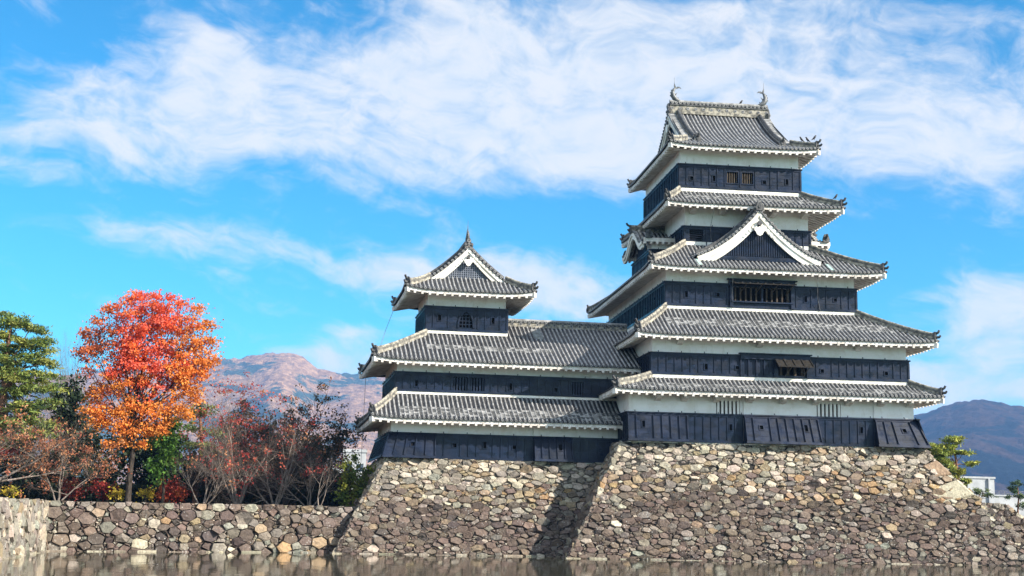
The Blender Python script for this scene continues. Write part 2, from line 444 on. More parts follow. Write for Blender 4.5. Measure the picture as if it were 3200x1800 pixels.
def eave_multi(parent, o, z0, lifts, ov, which, fh=.24, rs=.53, slope_in=.26):
    mb = MB(); SD = sides(o)
    for k in which:
        A, d, n, L, ka, kb = SD[k]; lift = lifts[k]
        oa, ob, oo = ov[ka], ov[kb], ov[k]
        def pt(s, t, h): return (A[0] + d[0] * s + n[0] * t, A[1] + d[1] * s + n[1] * t, z0 + lift(s, 0) * max(0, 1 - t / max(oo, .01)) ** 1.5 + h)
        N = max(10, int(L / .6)); e = .06
        for i in range(N):
            sa, sb = e + (L - 2 * e) * i / N, e + (L - 2 * e) * (i + 1) / N
            ia, ib = min(max(sa, e + .1), L - e - .1), min(max(sb, e + .1), L - e - .1)
            zl = lambda s, t, h: (A[0] + d[0] * s + n[0] * t, A[1] + d[1] * s + n[1] * t, z0 + lift(s, 0) + h)
            mb.hexa([zl(sa, e, -.09 - fh), zl(sb, e, -.09 - fh), zl(ib, e + .1, -.09 - fh), zl(ia, e + .1, -.09 - fh),
                     zl(sa, e, -.085), zl(sb, e, -.085), zl(ib, e + .1, -.085), zl(ia, e + .1, -.085)], 0)
            za, zb = oa + (L - oa - ob) * sa / L, oa + (L - oa - ob) * sb / L
            hh = -.02 - fh
            mb.quad(zl(ia, e + .1, hh), (A[0] + d[0] * za + n[0] * oo, A[1] + d[1] * za + n[1] * oo, z0 + hh + slope_in * oo),
                    (A[0] + d[0] * zb + n[0] * oo, A[1] + d[1] * zb + n[1] * oo, z0 + hh + slope_in * oo), zl(ib, e + .1, hh), 1)
        n_r = int(L / rs)
        for i in range(n_r + 1):
            s = .16 + (L - .32) * i / n_r
            tm = min(oo, oo * s / oa, oo * (L - s) / ob)
            if tm < .3: continue
            mb.bar(pt(s, .052, -.11 - fh), pt(s, tm, -.11 - fh + slope_in * tm), .16, .21, 0)
    x0, x1, y0, y1 = o
    for cx, cy, dx, dy, k in ((x0, y0, ov['l'], ov['f'], 'l'), (x1, y0, -ov['r'], ov['f'], 'r'), (x0, y1, ov['l'], -ov['b'], 'l')):
        z = z0 + lifts['f'](0, 0) - .12 - fh
        mb.bar((cx + .03 * dx, cy + .03 * dy, z), (cx + dx, cy + dy, z - lifts['f'](0, 0) - .02 + slope_in * abs(dy)), .26, .32, 0)
    return mb.build('eave', ['eave_white', 'soffit_wood'], parent)


material('plaster_band', simple((.84, .82, .76), (.68, .64, .55), 2.0, 5), .85, .2)


# ------------------------------------------------------------------ walls
def panel(mb, MP, u0, u1, z0, z1, holes=(), w=0., mat=0, hm=None, depth=.3):
    """wall sheet with rectangular openings (with reveals)"""
    us = sorted({u0, u1} | {x for h in holes for x in h[:2]}); zs = sorted({z0, z1} | {x for h in holes for x in h[2:4]})
    for a, b in zip(us, us[1:]):
        for c, d in zip(zs, zs[1:]):
            if any(h[0] - 1e-6 <= a and b <= h[1] + 1e-6 and h[2] - 1e-6 <= c and d <= h[3] + 1e-6 for h in holes): continue
            mb.quad(MP(a, c, w), MP(b, c, w), MP(b, d, w), MP(a, d, w), mat)
    for ua, ub, za, zb in [h[:4] for h in holes]:
        for p, q in (((ua, za), (ub, za)), ((ub, za), (ub, zb)), ((ub, zb), (ua, zb)), ((ua, zb), (ua, za))):
            mb.quad(MP(p[0], p[1], w), MP(q[0], q[1], w), MP(q[0], q[1], w - depth), MP(p[0], p[1], w - depth), mat)


def loophole(parent, MP, h, w, depth=.085):
    mb = MB(); a, b, c, d = h; f = .05
    for u0, u1, z0, z1 in ((a - f, b + f, d, d + f), (a - f, b + f, c - f, c), (a - f, a, c, d), (b, b + f, c, d)):
        mb.mbox(MP, u0, u1, z0, z1, w + .003, w + .045, 0)
    mb.quad(MP(a, c, w - depth), MP(b, c, w - depth), MP(b, d, w - depth), MP(a, d, w - depth), 1)
    return mb.build('loophole', ['lacquer', 'dark_void'], parent)


def clad_face(mb, MP, a, b, z0, z1, hh, w, pitch, laps, rnd, bd=.05, skip=(), ledge=True, la=.08, lb=.08):
    panel(mb, MP, a, b, z0, z1, hh, w, 0)
    n = max(2, round((b - a) / pitch)); zb0, zt0 = z0 + .2, z1 - .16
    for i in range(n + 1):
        u = min(max(a + (b - a) * i / n, a + .04), b - .04)
        if any(h[0] - .06 < u < h[1] + .06 for h in hh) or any(s0 < u < s1 for s0, s1 in skip): continue
        mb.mbox(MP, u - .035, u + .035, zb0, zt0, w + .002, w + bd, 0)
    for j in range(1, laps + 1):       # lower edges of the lapped boards
        z = zb0 + (zt0 - zb0) * j / (laps + 1)
        cuts = sorted([(h[0], h[1]) for h in hh if h[2] - .03 < z < h[3] + .03]); p = a + .02
        for c0, c1 in cuts + [(b + .035, b)]:
            if c0 - p > .1: mb.mbox(MP, p, c0 - .055, z - .012 + rnd.uniform(-.01, .01), z + .014, w + .001, w + .016, 0)
            p = c1 + .055
    mb.mbox(MP, a - .01, b + .01, z0, z0 + .17, w + .002, w + .065, 0)
    mb.mbox(MP, a - .01, b + .01, z1 - .15, z1 - .002, w + .002, w + .05, 0)
    if ledge:
        mb.mbox(MP, a - la, b + lb, z1 - .03, z1 + .06, -.05, w + .12, 0)
        for i in range(int((b - a) / 1.6) + 1):      # little hooks along the ledge
            u = a + .5 + i * 1.6
            if u < b: mb.mbox(MP, u - .025, u + .025, z1 + .06, z1 + .17, w + .05, w + .09, 0)


def hole(u, z, a, b): return (u - a / 2, u + a / 2, z - b / 2, z + b / 2)


def cladding(root, x0, x1, y0, y1, z0, z1, loops=(), wins=(), pitch=.56, laps=3, skip=(), faces='flr', w=.12, seed=0, ledge=True):
    """black lacquered boarding round a storey: boards with lap edges, battens, sill and a capping ledge; loops = loopholes (u, z, wid, hei) on the front"""
    rnd = random.Random(seed); mb = MB(); holes = [hole(*h) for h in loops]
    spec = {'f': (front(y0), x0 - w, x1 + w), 'l': (left(x0), y0 - w, y1), 'r': (right(x1), y0 - w, y1)}
    for k in faces:
        MP, a, b = spec[k]
        clad_face(mb, MP, a, b, z0, z1, holes + list(wins) if k == 'f' else [], w, pitch, laps, rnd, .05 if k == 'f' else .075, skip if k == 'f' else (), ledge, .08, .08 if k == 'f' else 0)
    o = mb.build('board_cladding', ['lacquer'], root)
    for h in holes: loophole(o, front(y0), h, w)
    return o


def bars(mb, MP, a, b, c, d, n, w0, w1, bw, mat=0):
    for i in range(n):
        u = a + (b - a) * (i + .5) / n; mb.mbox(MP, u - bw / 2, u + bw / 2, c, d, w0, w1, mat)


def slat_window(parent, MP, h, w, n=5, bw=.09, mat='slat_wood', frame=True, depth=.3):
    mb = MB(); a, b, c, d = h
    mb.quad(MP(a, c, w - depth), MP(b, c, w - depth), MP(b, d, w - depth), MP(a, d, w - depth), 1)
    bars(mb, MP, a, b, c, d, n, w - .16, w - .04, bw, 0)
    if frame:
        f = .07
        for u0, u1, z0, z1 in ((a - f, b + f, d, d + f), (a - f, b + f, c - f, c), (a - f, a, c, d), (b, b + f, c, d)):
            mb.mbox(MP, u0, u1, z0, z1, w + .003, w + .06, 2)
    return mb.build('window', [mat, 'dark_void', 'lacquer'], parent)


def storey(root, x0, x1, y0, y1, z0, z1, holes=(), faces='flr'):
    mb = MB()
    panel(mb, front(y0), x0, x1, z0, z1, holes, 0)
    for k in (0, 1):
        x = (x0, x1)[k]; mb.quad((x, y0, z0), (x, y1, z0), (x, y1, z1), (x, y0, z1))
    mb.quad((x0, y1, z0), (x1, y1, z0), (x1, y1, z1), (x0, y1, z1)); mb.quad((x0, y0, z1), (x1, y0, z1), (x1, y1, z1), (x0, y1, z1))
    return mb.build('plaster_wall', ['plaster'], root)


# ------------------------------------------------------------------ gables
def gable(root, MP, curve, U, zc, z_base, bw=.55, kind='slat', crest=.75, verge=True, name='gable'):
    """decorated gable in plane w=0 of MP(u, z, w): bargeboards, boarded or latticed field, pendant, verge tiles, crest tile.
    curve(u) = drop below the apex zc at distance u from the middle"""
    n = 14; part = []
    top = lambda u: zc - curve(abs(u))
    # field
    mb = MB(); us = [-U + 2 * U * i / 40 for i in range(41)]
    for a, b in zip(us, us[1:]):
        za, zb = max(top(a) - .25, z_base), max(top(b) - .25, z_base)
        mb.quad(MP(a, z_base, -.30), MP(b, z_base, -.30), MP(b, zb, -.30), MP(a, za, -.30), 0)
    if kind == 'slat':
        u = -U * .80
        while u < U * .80:
            zt = top(u) - bw * .9
            if zt > z_base + .4: mb.mbox(MP, u - .045, u + .045, z_base + .34, zt, -.298, -.22, 0)
            u += .165
        mb.mbox(MP, -U * .86, U * .86, z_base, z_base + .3, -.298, -.12, 0)
    else:
        u = -U * .8
        while u < U * .8:
            zt = top(u) - bw * .95
            if zt > z_base + .25: mb.mbox(MP, u - .03, u + .03, z_base + .2, zt, -.298, -.22, 1)
            u += .16
        z = z_base + .28
        while z < zc:
            uu = [x for x in us if top(x) - bw * .95 > z]
            if len(uu) > 3: mb.mbox(MP, uu[0], uu[-1], z - .03, z + .03, -.296, -.235, 1)
            z += .16
        mb.mbox(MP, -U * .86, U * .86, z_base, z_base + .2, -.298, -.12, 0)
    p = mb.build('gable_field', ['lacquer', 'slate_blue'], root)
    # bargeboards, a little wider to the foot, two stepped layers
    for sg in (-1, 1):
        mb = MB()
        for lay, (w0, w1, o0, o1) in enumerate(((-.16, -.02, .10, 1.0), (-.018, .06, .10, .5))):
            P = []
            for i in range(n + 1):
                q = i / n; u = U * q; du = .02
                sl = (curve(u + du) - curve(max(u - du, 0))) / (du + min(u, du))
                nx, nz = sl / math.hypot(1, sl), 1 / math.hypot(1, sl)
                b = bw * (1 + .35 * q * q)
                zt = top(u)
                P.append(((u - nx * o0 * .7, zt - nz * o0 * .7), (u - nx * b * o1, zt - nz * b * o1) if i else (0, zt - b * o1 * 1.25)))
            for (a0, a1), (b0, b1) in zip(P, P[1:]):
                f = lambda p, w: MP(sg * max(p[0], 0), p[1], w)
                mb.hexa([f(a1, w0), f(b1, w0), f(b0, w0), f(a0, w0), f(a1, w1), f(b1, w1), f(b0, w1), f(a0, w1)], 0)
        mb.build('bargeboard', ['gable_white'], root)
    # pendant: boss and three-lobed drop
    mb = MB(); s = bw; zp = zc - bw * 2.05
    c = Vector(MP(0, zp + .55 * s, .07)); ax = Vector(MP(0, 0, 1)) - Vector(MP(0, 0, 0))
    mb.cyl(c, ax, .26 * s, .13, 12, 1)
    pts = [(0, -.85), (-.28, -.72), (-.42, -.42), (-.58, -.25), (-.60, .0), (-.42, .16), (-.18, .10), (0, .2), (.18, .10), (.42, .16), (.60, .0), (.58, -.25), (.42, -.42), (.28, -.72)]
    mb.prism([MP(x * s * 1.0, zp + z * s * 1.0, .07) for x, z in pts], ax * .11, 0)
    mb.build('gable_pendant', ['gable_white', 'tile_dark'], root)
    for sg in (-1, 1):       # carved fins beside it
        mb = MB()
        for k in range(4):
            u = sg * s * (.62 + .34 * k); z = top(u) - bw * 1.16 - .02
            mb.cyl(MP(u, z, -.05), ax, .20 * s * (1 - .1 * k), .09, 8, 0)
        mb.build('carved_fin', ['gable_white'], root)
    if verge:
        mb = MB()
        m = int(U * 1.18 / .29)
        for sg in (-1, 1):
            for i in range(m):
                u = (i + .6) * U / m; z = top(u) + .06
                mb.cyl(MP(sg * u, z, -.45), ax, .10, .60, 10, 1, 2)
            q = [(u, top(u)) for u in [U * i / 12 for i in range(13)]]
            for (ua, za), (ub, zb) in zip(q, q[1:]):
                mb.hexa([MP(sg * ua, za - .06, -.5), MP(sg * ub, zb - .06, -.5), MP(sg * ub, zb - .06, .1), MP(sg * ua, za - .06, .1),
                         MP(sg * ua, za + .03, -.5), MP(sg * ub, zb + .03, -.5), MP(sg * ub, zb + .03, .1), MP(sg * ua, za + .03, .1)], 0)
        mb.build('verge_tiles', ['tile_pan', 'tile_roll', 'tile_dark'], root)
        for sg in (-1, 1):       # descending ridge behind the verge tiles
            mb = MB()
            q = [(u, top(u)) for u in [U * (.05 + .93 * i / 10) for i in range(11)]]
            for (ua, za), (ub, zb) in zip(q, q[1:]):
                mb.hexa([MP(sg * ua, za + .03, -.80), MP(sg * ub, zb + .03, -.80), MP(sg * ub, zb + .03, -.52), MP(sg * ua, za + .03, -.52),
                         MP(sg * ua, za + .34, -.80), MP(sg * ub, zb + .34, -.80), MP(sg * ub, zb + .34, -.52), MP(sg * ua, za + .34, -.52)], 0)
                mb.hexa([MP(sg * ua, za + .17, -.83), MP(sg * ub, zb + .17, -.83), MP(sg * ub, zb + .17, -.49), MP(sg * ua, za + .17, -.49),
                         MP(sg * ua, za + .21, -.83), MP(sg * ub, zb + .21, -.83), MP(sg * ub, zb + .21, -.49), MP(sg * ua, za + .21, -.49)], 1)
            mb.tube([MP(sg * u, z + .36, -.66) for u, z in q], .12, 8, 0)
            mb.build('descending_ridge', ['tile_dark', 'ridge_plaster'], root)
    if crest:
        mb = MB(); k = crest
        pr = [(-.55, -.25), (-.62, .1), (-.5, .3), (-.32, .28), (-.30, .6), (-.16, .9), (.16, .9), (.30, .6), (.32, .28), (.5, .3), (.62, .1), (.55, -.25), (0, -.05)]
        mb.prism([MP(x * k, zc + .12 + z * k, -.05) for x, z in pr], ax * .16, 0)
        for x, z, r in ((0, .55, .24), (0, .05, .17), (-.45, .05, .14), (.45, .05, .14)):
            mb.cyl(MP(x * k, zc + .12 + z * k, .1), ax, r * k, .07, 10, 1, 0)
        mb.build('crest_tile', ['tile_dark', 'tile_roll'], root)


material('gable_white', simple((.82, .80, .74), (.58, .54, .46), 1.2, 6, stretch=(1, 1, .5)), .8, .2)
material('slate_blue', simple((.10, .115, .15), (.16, .175, .21), 4), .5, .4)


def fish_finial(root, base, sg, k=1., rod=True, axis=(1, 0, 0)):
    """leaping fish on the ridge end: head down on the ridge, body rising, tail curling inward (sg = direction of the ridge's middle)"""
    ax = Vector(axis) * sg; B = Vector(base); Z = Vector((0, 0, 1)); T = ax.cross(Z)
    mb = MB()
    pts = [(.52, .02), (.30, .06), (.10, .16), (-.05, .38), (-.09, .64), (0, .88), (.10, 1.0)]
    rad = [.07, .15, .20, .18, .14, .10, .06]
    mb.tube([B + ax * x * k + Z * z * k for x, z in pts], [r * k for r in rad], 8, 0)
    th = T * .05 * k
    for poly in ([(.04, .92), (.0, 1.12), (.02, 1.36), (.10, 1.16), (.16, 1.02)], [(.08, .98), (.25, 1.10), (.42, 1.08), (.52, .96), (.36, 1.0), (.2, .92)],
                 [(-.20, .30), (-.30, .42), (-.22, .52), (-.28, .64), (-.18, .72), (-.22, .84), (-.08, .86), (-.1, .4)], [(.08, .55), (.24, .66), (.16, .50), (.12, .42)], [(.2, .22), (.36, .32), (.3, .2), (.26, .14)]):
        mb.prism([B + ax * x * k + Z * z * k - th / 2 for x, z in poly], th, 0)
    o = mb.build('fish_finial', ['bronze'], root)
    if rod:
        m2 = MB(); m2.tube([B + ax * .03 * k + Z * 1.2 * k, B + ax * .03 * k + Z * (1.2 * k + .62)], [.02, .008], 5, 0); m2.build('lightning_rod', ['wire_metal'], root)
    return o
# ------------------------------------------------------------------ hip-and-gable roof
def irimoya(root, o, z0, zr, axis, g, ov, amt=.15, sag=.25, kind='slat', bw=.5, sp=.3, gables=(0, 1), which='flr', crest=.6, hips=('fl', 'fr', 'bl')):
    x0, x1, y0, y1 = o; SD = sides(o)
    r = (x1 - x0) / 2 if axis == 'y' else (y1 - y0) / 2
    full = 'lr' if axis == 'y' else 'fb'
    Hh = zr - z0
    P = lambda t: Hh * ((1 - sag) * (t / r) + sag * (t / r) ** 2)
    mb = MB(); lifts = {}
    for k in 'flrb':
        L = SD[k][3]; lifts[k] = corner_lift(L, 2.2, amt)
        if k in full: tm = lambda s, L=L: (r if g - .02 <= s <= L - g + .02 else max(0, min(s, L - s)))
        else: tm = lambda s, L=L: max(0, min(g + .35, s, L - s))
        if k in full:
            L0 = L
            for rng in ((0, g), (g, L - g), (L - g, L)):
                slope(mb, SD[k], z0, P, tm, lifts[k], sp, rolls=k in which, srange=rng, M=10)
        else: slope(mb, SD[k], z0, P, tm, lifts[k], sp, rolls=k in which)
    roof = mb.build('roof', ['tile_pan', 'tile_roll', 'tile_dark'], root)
    eave_multi(roof, o, z0, lifts, ov, which)
    cs = {'fl': (x0, y0, 1, 1), 'fr': (x1, y0, -1, 1), 'bl': (x0, y1, 1, -1), 'br': (x1, y1, -1, -1)}
    for c in hips:
        cx, cy, sx_, sy_ = cs[c]
        hip_ridge(roof, [(cx + sx_ * g * q, cy + sy_ * g * q, z0 + P(g * q) + amt * max(0, 1 - q * g / 2.2) ** 3 + .02) for q in (0, .15, .3, .5, .75, 1.0)])
    xc, yc = (x0 + x1) / 2, (y0 + y1) / 2
    MPs = ([lambda u, z, w: (xc + u, y0 + g - w, z), lambda u, z, w: (xc - u, y1 - g + w, z)] if axis == 'y'
           else [lambda u, z, w: (x0 + g - w, yc - u, z), lambda u, z, w: (x1 - g + w, yc + u, z)])
    for i in gables:
        gable(root, MPs[i], lambda u: Hh - P(max(r - u, 0)), r - g, zr, z0 + P(g) - .1, bw, kind, crest)
    return roof, xc, yc, P


def main_ridge(roof, p, q, h=.85, w=.42, discs=True):
    """built-up main ridge: plaster lattice courses, a row of round tile ends, a cap"""
    mb = MB(); p = Vector(p); q = Vector(q); d = (q - p).normalized(); s = d.cross(Vector((0, 0, 1)))
    def lay(z0, z1, ww, m, e=0): mb.bar(p - d * e + Vector((0, 0, (z0 + z1) / 2)), q + d * e + Vector((0, 0, (z0 + z1) / 2)), ww, z1 - z0, m)
    lay(-.1, h * .16, w * 1.12, 0); lay(h * .16, h * .62, w * .92, 0); lay(h * .62, h * .70, w * 1.2, 1); lay(h * .70, h * .93, w * .9, 1)
    L = (q - p).length; n = int(L / .31)
    for sg in (-1, 1):
        for i in range(n):
            c = p + d * (L * (i + .5) / n) + s * sg * w * .45 + Vector((0, 0, h * .84))
            mb.cyl(c, s * sg, .095, .07, 9, 2, 1)
            if i % 2 == 0:     # pierced pattern of half-round tiles in the plaster
                c = p + d * (L * (i + .5) / n) + s * sg * w * .455 + Vector((0, 0, h * .36)); mb.cyl(c, s * sg, .12, .03, 8, 2, 1)
    mb.tube([p + Vector((0, 0, h + .02)), q + Vector((0, 0, h + .02))], .13, 8, 2)
    return mb.build('main_ridge', ['ridge_plaster', 'tile_dark', 'tile_roll'], roof)


def awning(parent, MP, a, b, z1, z0, out, n=4):
    """propped shutter: framed boards hinged at the top, two struts"""
    mb = MB()
    T = lambda u, q, h: MP(u, z1 + (z0 - z1) * q + h, .14 + out * q)
    mb.hexa([T(a, 0, -.03), T(b, 0, -.03), T(b, 1, -.03), T(a, 1, -.03), T(a, 0, .03), T(b, 0, .03), T(b, 1, .03), T(a, 1, .03)], 0)
    for i in range(n + 1):
        u = a + (b - a) * i / n; u0, u1 = max(a, u - .05), min(b, u + .05)
        mb.hexa([T(u0, 0, .031), T(u1, 0, .031), T(u1, 1, .031), T(u0, 1, .031), T(u0, 0, .09), T(u1, 0, .09), T(u1, 1, .09), T(u0, 1, .09)], 0)
    m = max(2, n // 2)
    for i in range(m):
        u = a + (b - a) * (i + .8) / m; mb.bar(MP(u - .28, z0 - .62, .13), T(u, .9, -.04), .035, .035, 1)
    return mb.build('propped_shutter', ['shaded_wood', 'slat_wood'], parent)


def karahafu(root, xo, xi, yc, half, zE, rise, sg):
    """side dormer with a cusped gable facing along x (sg = -1 faces left); roof runs from xo to the wall at xi"""
    d = empty('side_dormer', (0, 0, 0)); d.parent = root
    def prof(v):
        v = abs(v); q = min(v / .72, 1.0)
        return zE + rise * (.5 + .5 * math.cos(math.pi * q)) + (.22 * ((v - .72) / .28) ** 2 if v > .72 else 0)
    V = [-1 + 2 * i / 28 for i in range(29)]; mb = MB()
    xs = [xo + (xi - xo) * i / 8 for i in range(9)]
    for xa, xb in zip(xs, xs[1:]):
        for va, vb in zip(V, V[1:]):
            mb.quad((xa, yc + va * half, prof(va)), (xb, yc + va * half, prof(va)), (xb, yc + vb * half, prof(vb)), (xa, yc + vb * half, prof(vb)), 0)
    n = int(abs(xi - xo) / .3)
    for i in range(n):
        x = xo + (xi - xo) * (i + .5) / n; mb.tube([(x, yc + v * half, prof(v) + .02) for v in V], .08, 6, 1)
    for v in V[1:-1]: mb.cyl((xo - sg * .1, yc + v * half, prof(v) + .03), (sg, 0, 0), .085, .16, 8, 1, 2)
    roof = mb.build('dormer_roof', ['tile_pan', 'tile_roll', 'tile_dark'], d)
    mb = MB()
    for o0, o1, dx in ((.08, .55, .02), (.08, .30, .10)):
        for va, vb in zip(V[2:-2], V[3:-2]):
            A = []
            for x in (xo + sg * dx, xo + sg * (dx - .16)):
                A.append([(x, yc + va * half, prof(va) - o1), (x, yc + vb * half, prof(vb) - o1), (x, yc + vb * half, prof(vb) - o0), (x, yc + va * half, prof(va) - o0)])
            mb.hexa(A[0] + A[1], 0)
    mb.build('bargeboard', ['gable_white'], d)
    mb = MB(); y0, y1 = yc - half * .80, yc + half * .80; xw = xo - sg * .75
    mb.box(min(xw, xi), max(xw, xi), y0, y1, zE - 2.6, zE + .05)
    for va, vb in zip(V[4:-4], V[5:-4]):
        mb.quad((xw, yc + va * half, zE), (xw, yc + vb * half, zE), (xw, yc + vb * half, prof(vb) - .2), (xw, yc + va * half, prof(va) - .2))
    mb.build('dormer_wall', ['plaster'], d)
    mb = MB()
    MPs = {'f': (lambda u, z, w: (u, y0 - w, z), min(xw, xi), max(xw, xi)), 's': ((left(xw) if sg < 0 else right(xw)), y0, y1)}
    for k, (MP, a, b) in MPs.items(): clad_face(mb, MP, a, b, zE - 2.6, zE - .62, [], .08, .5, 2, random.Random(3), la=.08, lb=.08)
    n = 9      # slats in the arch
    for i in range(n):
        v = -.42 + .84 * i / (n - 1); y = yc + v * half; x = xw + sg * .02
        mb.box(min(x, x + sg * .08), max(x, x + sg * .08), y - .05, y + .05, zE - .5, prof(v) - .5)
    mb.build('dormer_boards', ['lacquer'], d)
    for s2 in (-1, 1):     # eaves along both low edges, with rafter ends
        mb = MB(); y = yc + s2 * half; a, b = min(xo, xi), max(xo, xi); z = prof(1)
        mb.box(a, b, min(y, y - s2 * .1), max(y, y - s2 * .1), z - .36, z - .06)
        mb.quad((a, y - s2 * .1, z - .3), (b, y - s2 * .1, z - .3), (b, yc + s2 * half * .8, z - .2), (a, yc + s2 * half * .8, z - .2))
        k = int((b - a) / .5)
        for i in range(k + 1):
            x = a + .12 + (b - a - .24) * i / k; mb.bar((x, y - s2 * .02, z - .42), (x, yc + s2 * half * .8, z - .36), .15, .18)
        mb.build('eave', ['eave_white'], d)
    zr = prof(0)
    hip_ridge(d, [(xo + sg * .25, yc, zr), (xo - sg * .6, yc, zr + .02), (xi, yc, zr + .05)], .3, .42, .12, True, 'dormer_ridge', .12)
    for s2 in (-1, 1):
        hip_ridge(d, [(xo - sg * .35, yc + s2 * half * 1.02, prof(1) + .02), (xo - sg * .35, yc + s2 * half * .8, prof(.8)), (xo - sg * .35, yc + s2 * half * .5, prof(.5)), (xo - sg * .35, yc + s2 * half * .15, prof(.15))], .2, .16, .1, True, 'descending_ridge', .05)
    return d


# ------------------------------------------------------------------ the keep
K = empty('castle_keep', (18.46, 88, 7.5))
tag(K, 'tall five-roofed black and white castle keep on the higher stone base', 'castle')
KR = empty('k', (0, 0, 0))      # temporary parent so that parts keep world coordinates
T5, T4, T3, T2, T1 = (23.24, 32.22, 93.0, 104.5), (23.5, 32.75, 92.6, 104.8), (21.68, 35.4, 90.7, 112.0), (20.12, 38.1, 88.3, 112.4), (18.46, 38.3, 88.0, 109.5)

# first storey: plaster steps forward twice, the boarding flares out into stone-dropping bays
mb = MB(); win1, win2 = (24.47, 26.12, 9.62, 10.54), (31.45, 33.15, 9.6, 10.54)
SEC = [(18.46, 26.33, 88.0), (26.33, 35.47, 87.86), (35.47, 38.3, 87.76)]
for i, (a, b, y) in enumerate(SEC):
    panel(mb, front(y), a, b, 7.6, 11.3, [h for h in (win1, win2) if a <= h[0] < b], 0)
    if i: mb.quad((a, y, 7.6), (a, SEC[i - 1][2], 7.6), (a, SEC[i - 1][2], 11.3), (a, y, 11.3))
mb.quad((18.46, 88, 7.6), (18.46, 109.5, 7.6), (18.46, 109.5, 11.3), (18.46, 88, 11.3)); mb.quad((38.3, 87.76, 7.6), (38.3, 109.5, 7.6), (38.3, 109.5, 11.3), (38.3, 87.76, 11.3))
mb.quad((18.46, 109.5, 7.6), (38.3, 109.5, 7.6), (38.3, 109.5, 11.3), (18.46, 109.5, 11.3))
pw = mb.build('plaster_wall', ['plaster'], KR)
for h, y in ((win1, 88.0), (win2, 87.86)):
    slat_window(pw, front(y), h, .1, 6, .15, 'plaster', False, .4)
rnd = random.Random(5)
LP1 = [(19.41, 8.82, .2, .42), (25.43, 8.74, .2, .42), (27.42, 8.77, .24, .26), (30.5, 8.8, .22, .44), (34.54, 8.79, .2, .42), (37.26, 8.81, .24, .26)]


def flared(parent, x0, x1, y, z0, z1, fl, loops, wr=0, wl=0, w=.12, seed=1, bd=.09):
    MP = lambda u, z, ww: (u + (wr * (u - x0) / (x1 - x0) - wl * (x1 - u) / (x1 - x0)) * (z1 - z) / (z1 - z0), y - ww - fl * (z1 - z) / (z1 - z0), z)
    mb = MB(); holes = [hole(*h) for h in loops]
    clad_face(mb, MP, x0, x1, z0, z1, holes, w, .58, 4, random.Random(seed), bd)
    for u in (x0, x1):
        mb.add([MP(u, z0, w), (MP(u, z0, w)[0], y, z0), (MP(u, z1, w)[0], y, z1), MP(u, z1, w)], ((0, 1, 2, 3),), 0)
    mb.quad(MP(x0, z0, w), MP(x1, z0, w), (MP(x1, z0, w)[0], y, z0), (MP(x0, z0, w)[0], y, z0))
    o = mb.build('board_cladding', ['lacquer'], parent)
    for h in holes: loophole(o, MP, h, w)
    return o


zb, zt = 7.68, 9.58
flared(KR, 18.34, 22.45, 88.0, zb, zt, .38, LP1[:1])
flared(KR, 22.46, 26.30, 88.0, zb, zt, .0, LP1[1:2], seed=2, bd=.05)
flared(KR, 26.33, 31.45, 87.86, zb, zt, .62, LP1[2:4], wr=.15, seed=3)
flared(KR, 31.46, 35.44, 87.86, zb, zt, .0, LP1[4:5], seed=4, bd=.05)
flared(KR, 35.47, 38.42, 87.76, zb, zt, .62, LP1[5:], wr=.72, seed=5)
mb = MB(); clad_face(mb, left(18.46), 87.9, 109.5, zb, zt, [], .12, .58, 3, rnd)
mb.build('board_cladding', ['lacquer'], KR); mb = MB()
MPr = lambda u, z, w: (38.42 + w - .12 + .72 * (zt - z) / (zt - zb), u, z)
clad_face(mb, MPr, 87.3, 109.5, zb, zt, [], .12, .58, 3, rnd)
mb.build('board_cladding', ['lacquer'], KR)
# cantilever arms under the lowest eave
def arms(roof, y, xs, z, out=.85):
    for x in xs:
        mb = MB(); mb.hexa([(x - .2, y - out, z - .02), (x + .2, y - out, z - .02), (x + .2, y, z - .22), (x - .2, y, z - .22), (x - .2, y - out, z + .22), (x + .2, y - out, z + .22), (x + .2, y, z + .4), (x - .2, y, z + .4)])
        mb.build('eave_arm', ['eave_white'], roof)

r1 = skirt(KR, (17.12, 40.0, 86.5, 111), T2, 11.10, 12.05, amt=.10, ov={'f': 1.5, 'l': 1.34, 'r': 1.7, 'b': 1.5}, guard=(.22, 4, .2, 1.0, 22.0))
arms(r1, 87.9, (20.4, 22.2, 24.4, 26.7, 29.0, 31.3, 33.6, 35.9, 37.9), 10.62)
# second storey
storey(KR, *T2, 11.6, 15.25, [(28.85, 30.85, 12.32, 13.36)])
c2 = cladding(KR, *T2, 12.23, 13.68, [(23.83, 12.83, .2, .4), (26.0, 12.84, .22, .24), (32.0, 12.8, .22, .24), (36.58, 12.79, .22, .24)], [(28.85, 30.85, 12.32, 13.36)], skip=((28.4, 31.3),), seed=8)
mb = MB(); MP = front(88.18)
mb.mbox(MP, 26.2, 31.1, 13.45, 13.80, .05, .20); mb.mbox(MP, 26.1, 31.2, 13.78, 13.86, .0, .34); mb.mbox(MP, 28.55, 28.84, 12.25, 13.45, .05, .2); mb.mbox(MP, 30.86, 31.1, 12.25, 13.45, .05, .2)
for u in (26.2, 26.75, 27.3, 27.85): mb.mbox(MP, u, u + .07, 12.3, 13.45, .05, .14)
mb.build('window_surround', ['lacquer'], c2)
slat_window(c2, front(88.3), (28.85, 30.85, 12.32, 13.36), .12, 4, .16, 'dark_wood', False, .45)
awning(c2, front(88.3), 28.6, 31.1, 13.58, 12.92, .95, 4)
r2 = skirt(KR, (18.7, 39.85, 86.85, 113.8), T3, 14.90, 17.2, amt=.14, ov={'f': 1.45, 'l': 1.42, 'r': 1.75, 'b': 1.3}, guard=(1.45, 5, .22, 2.5, 18.6))
arms(r2, 88.25, (22.0, 27.6, 34.6), 14.5, .5)
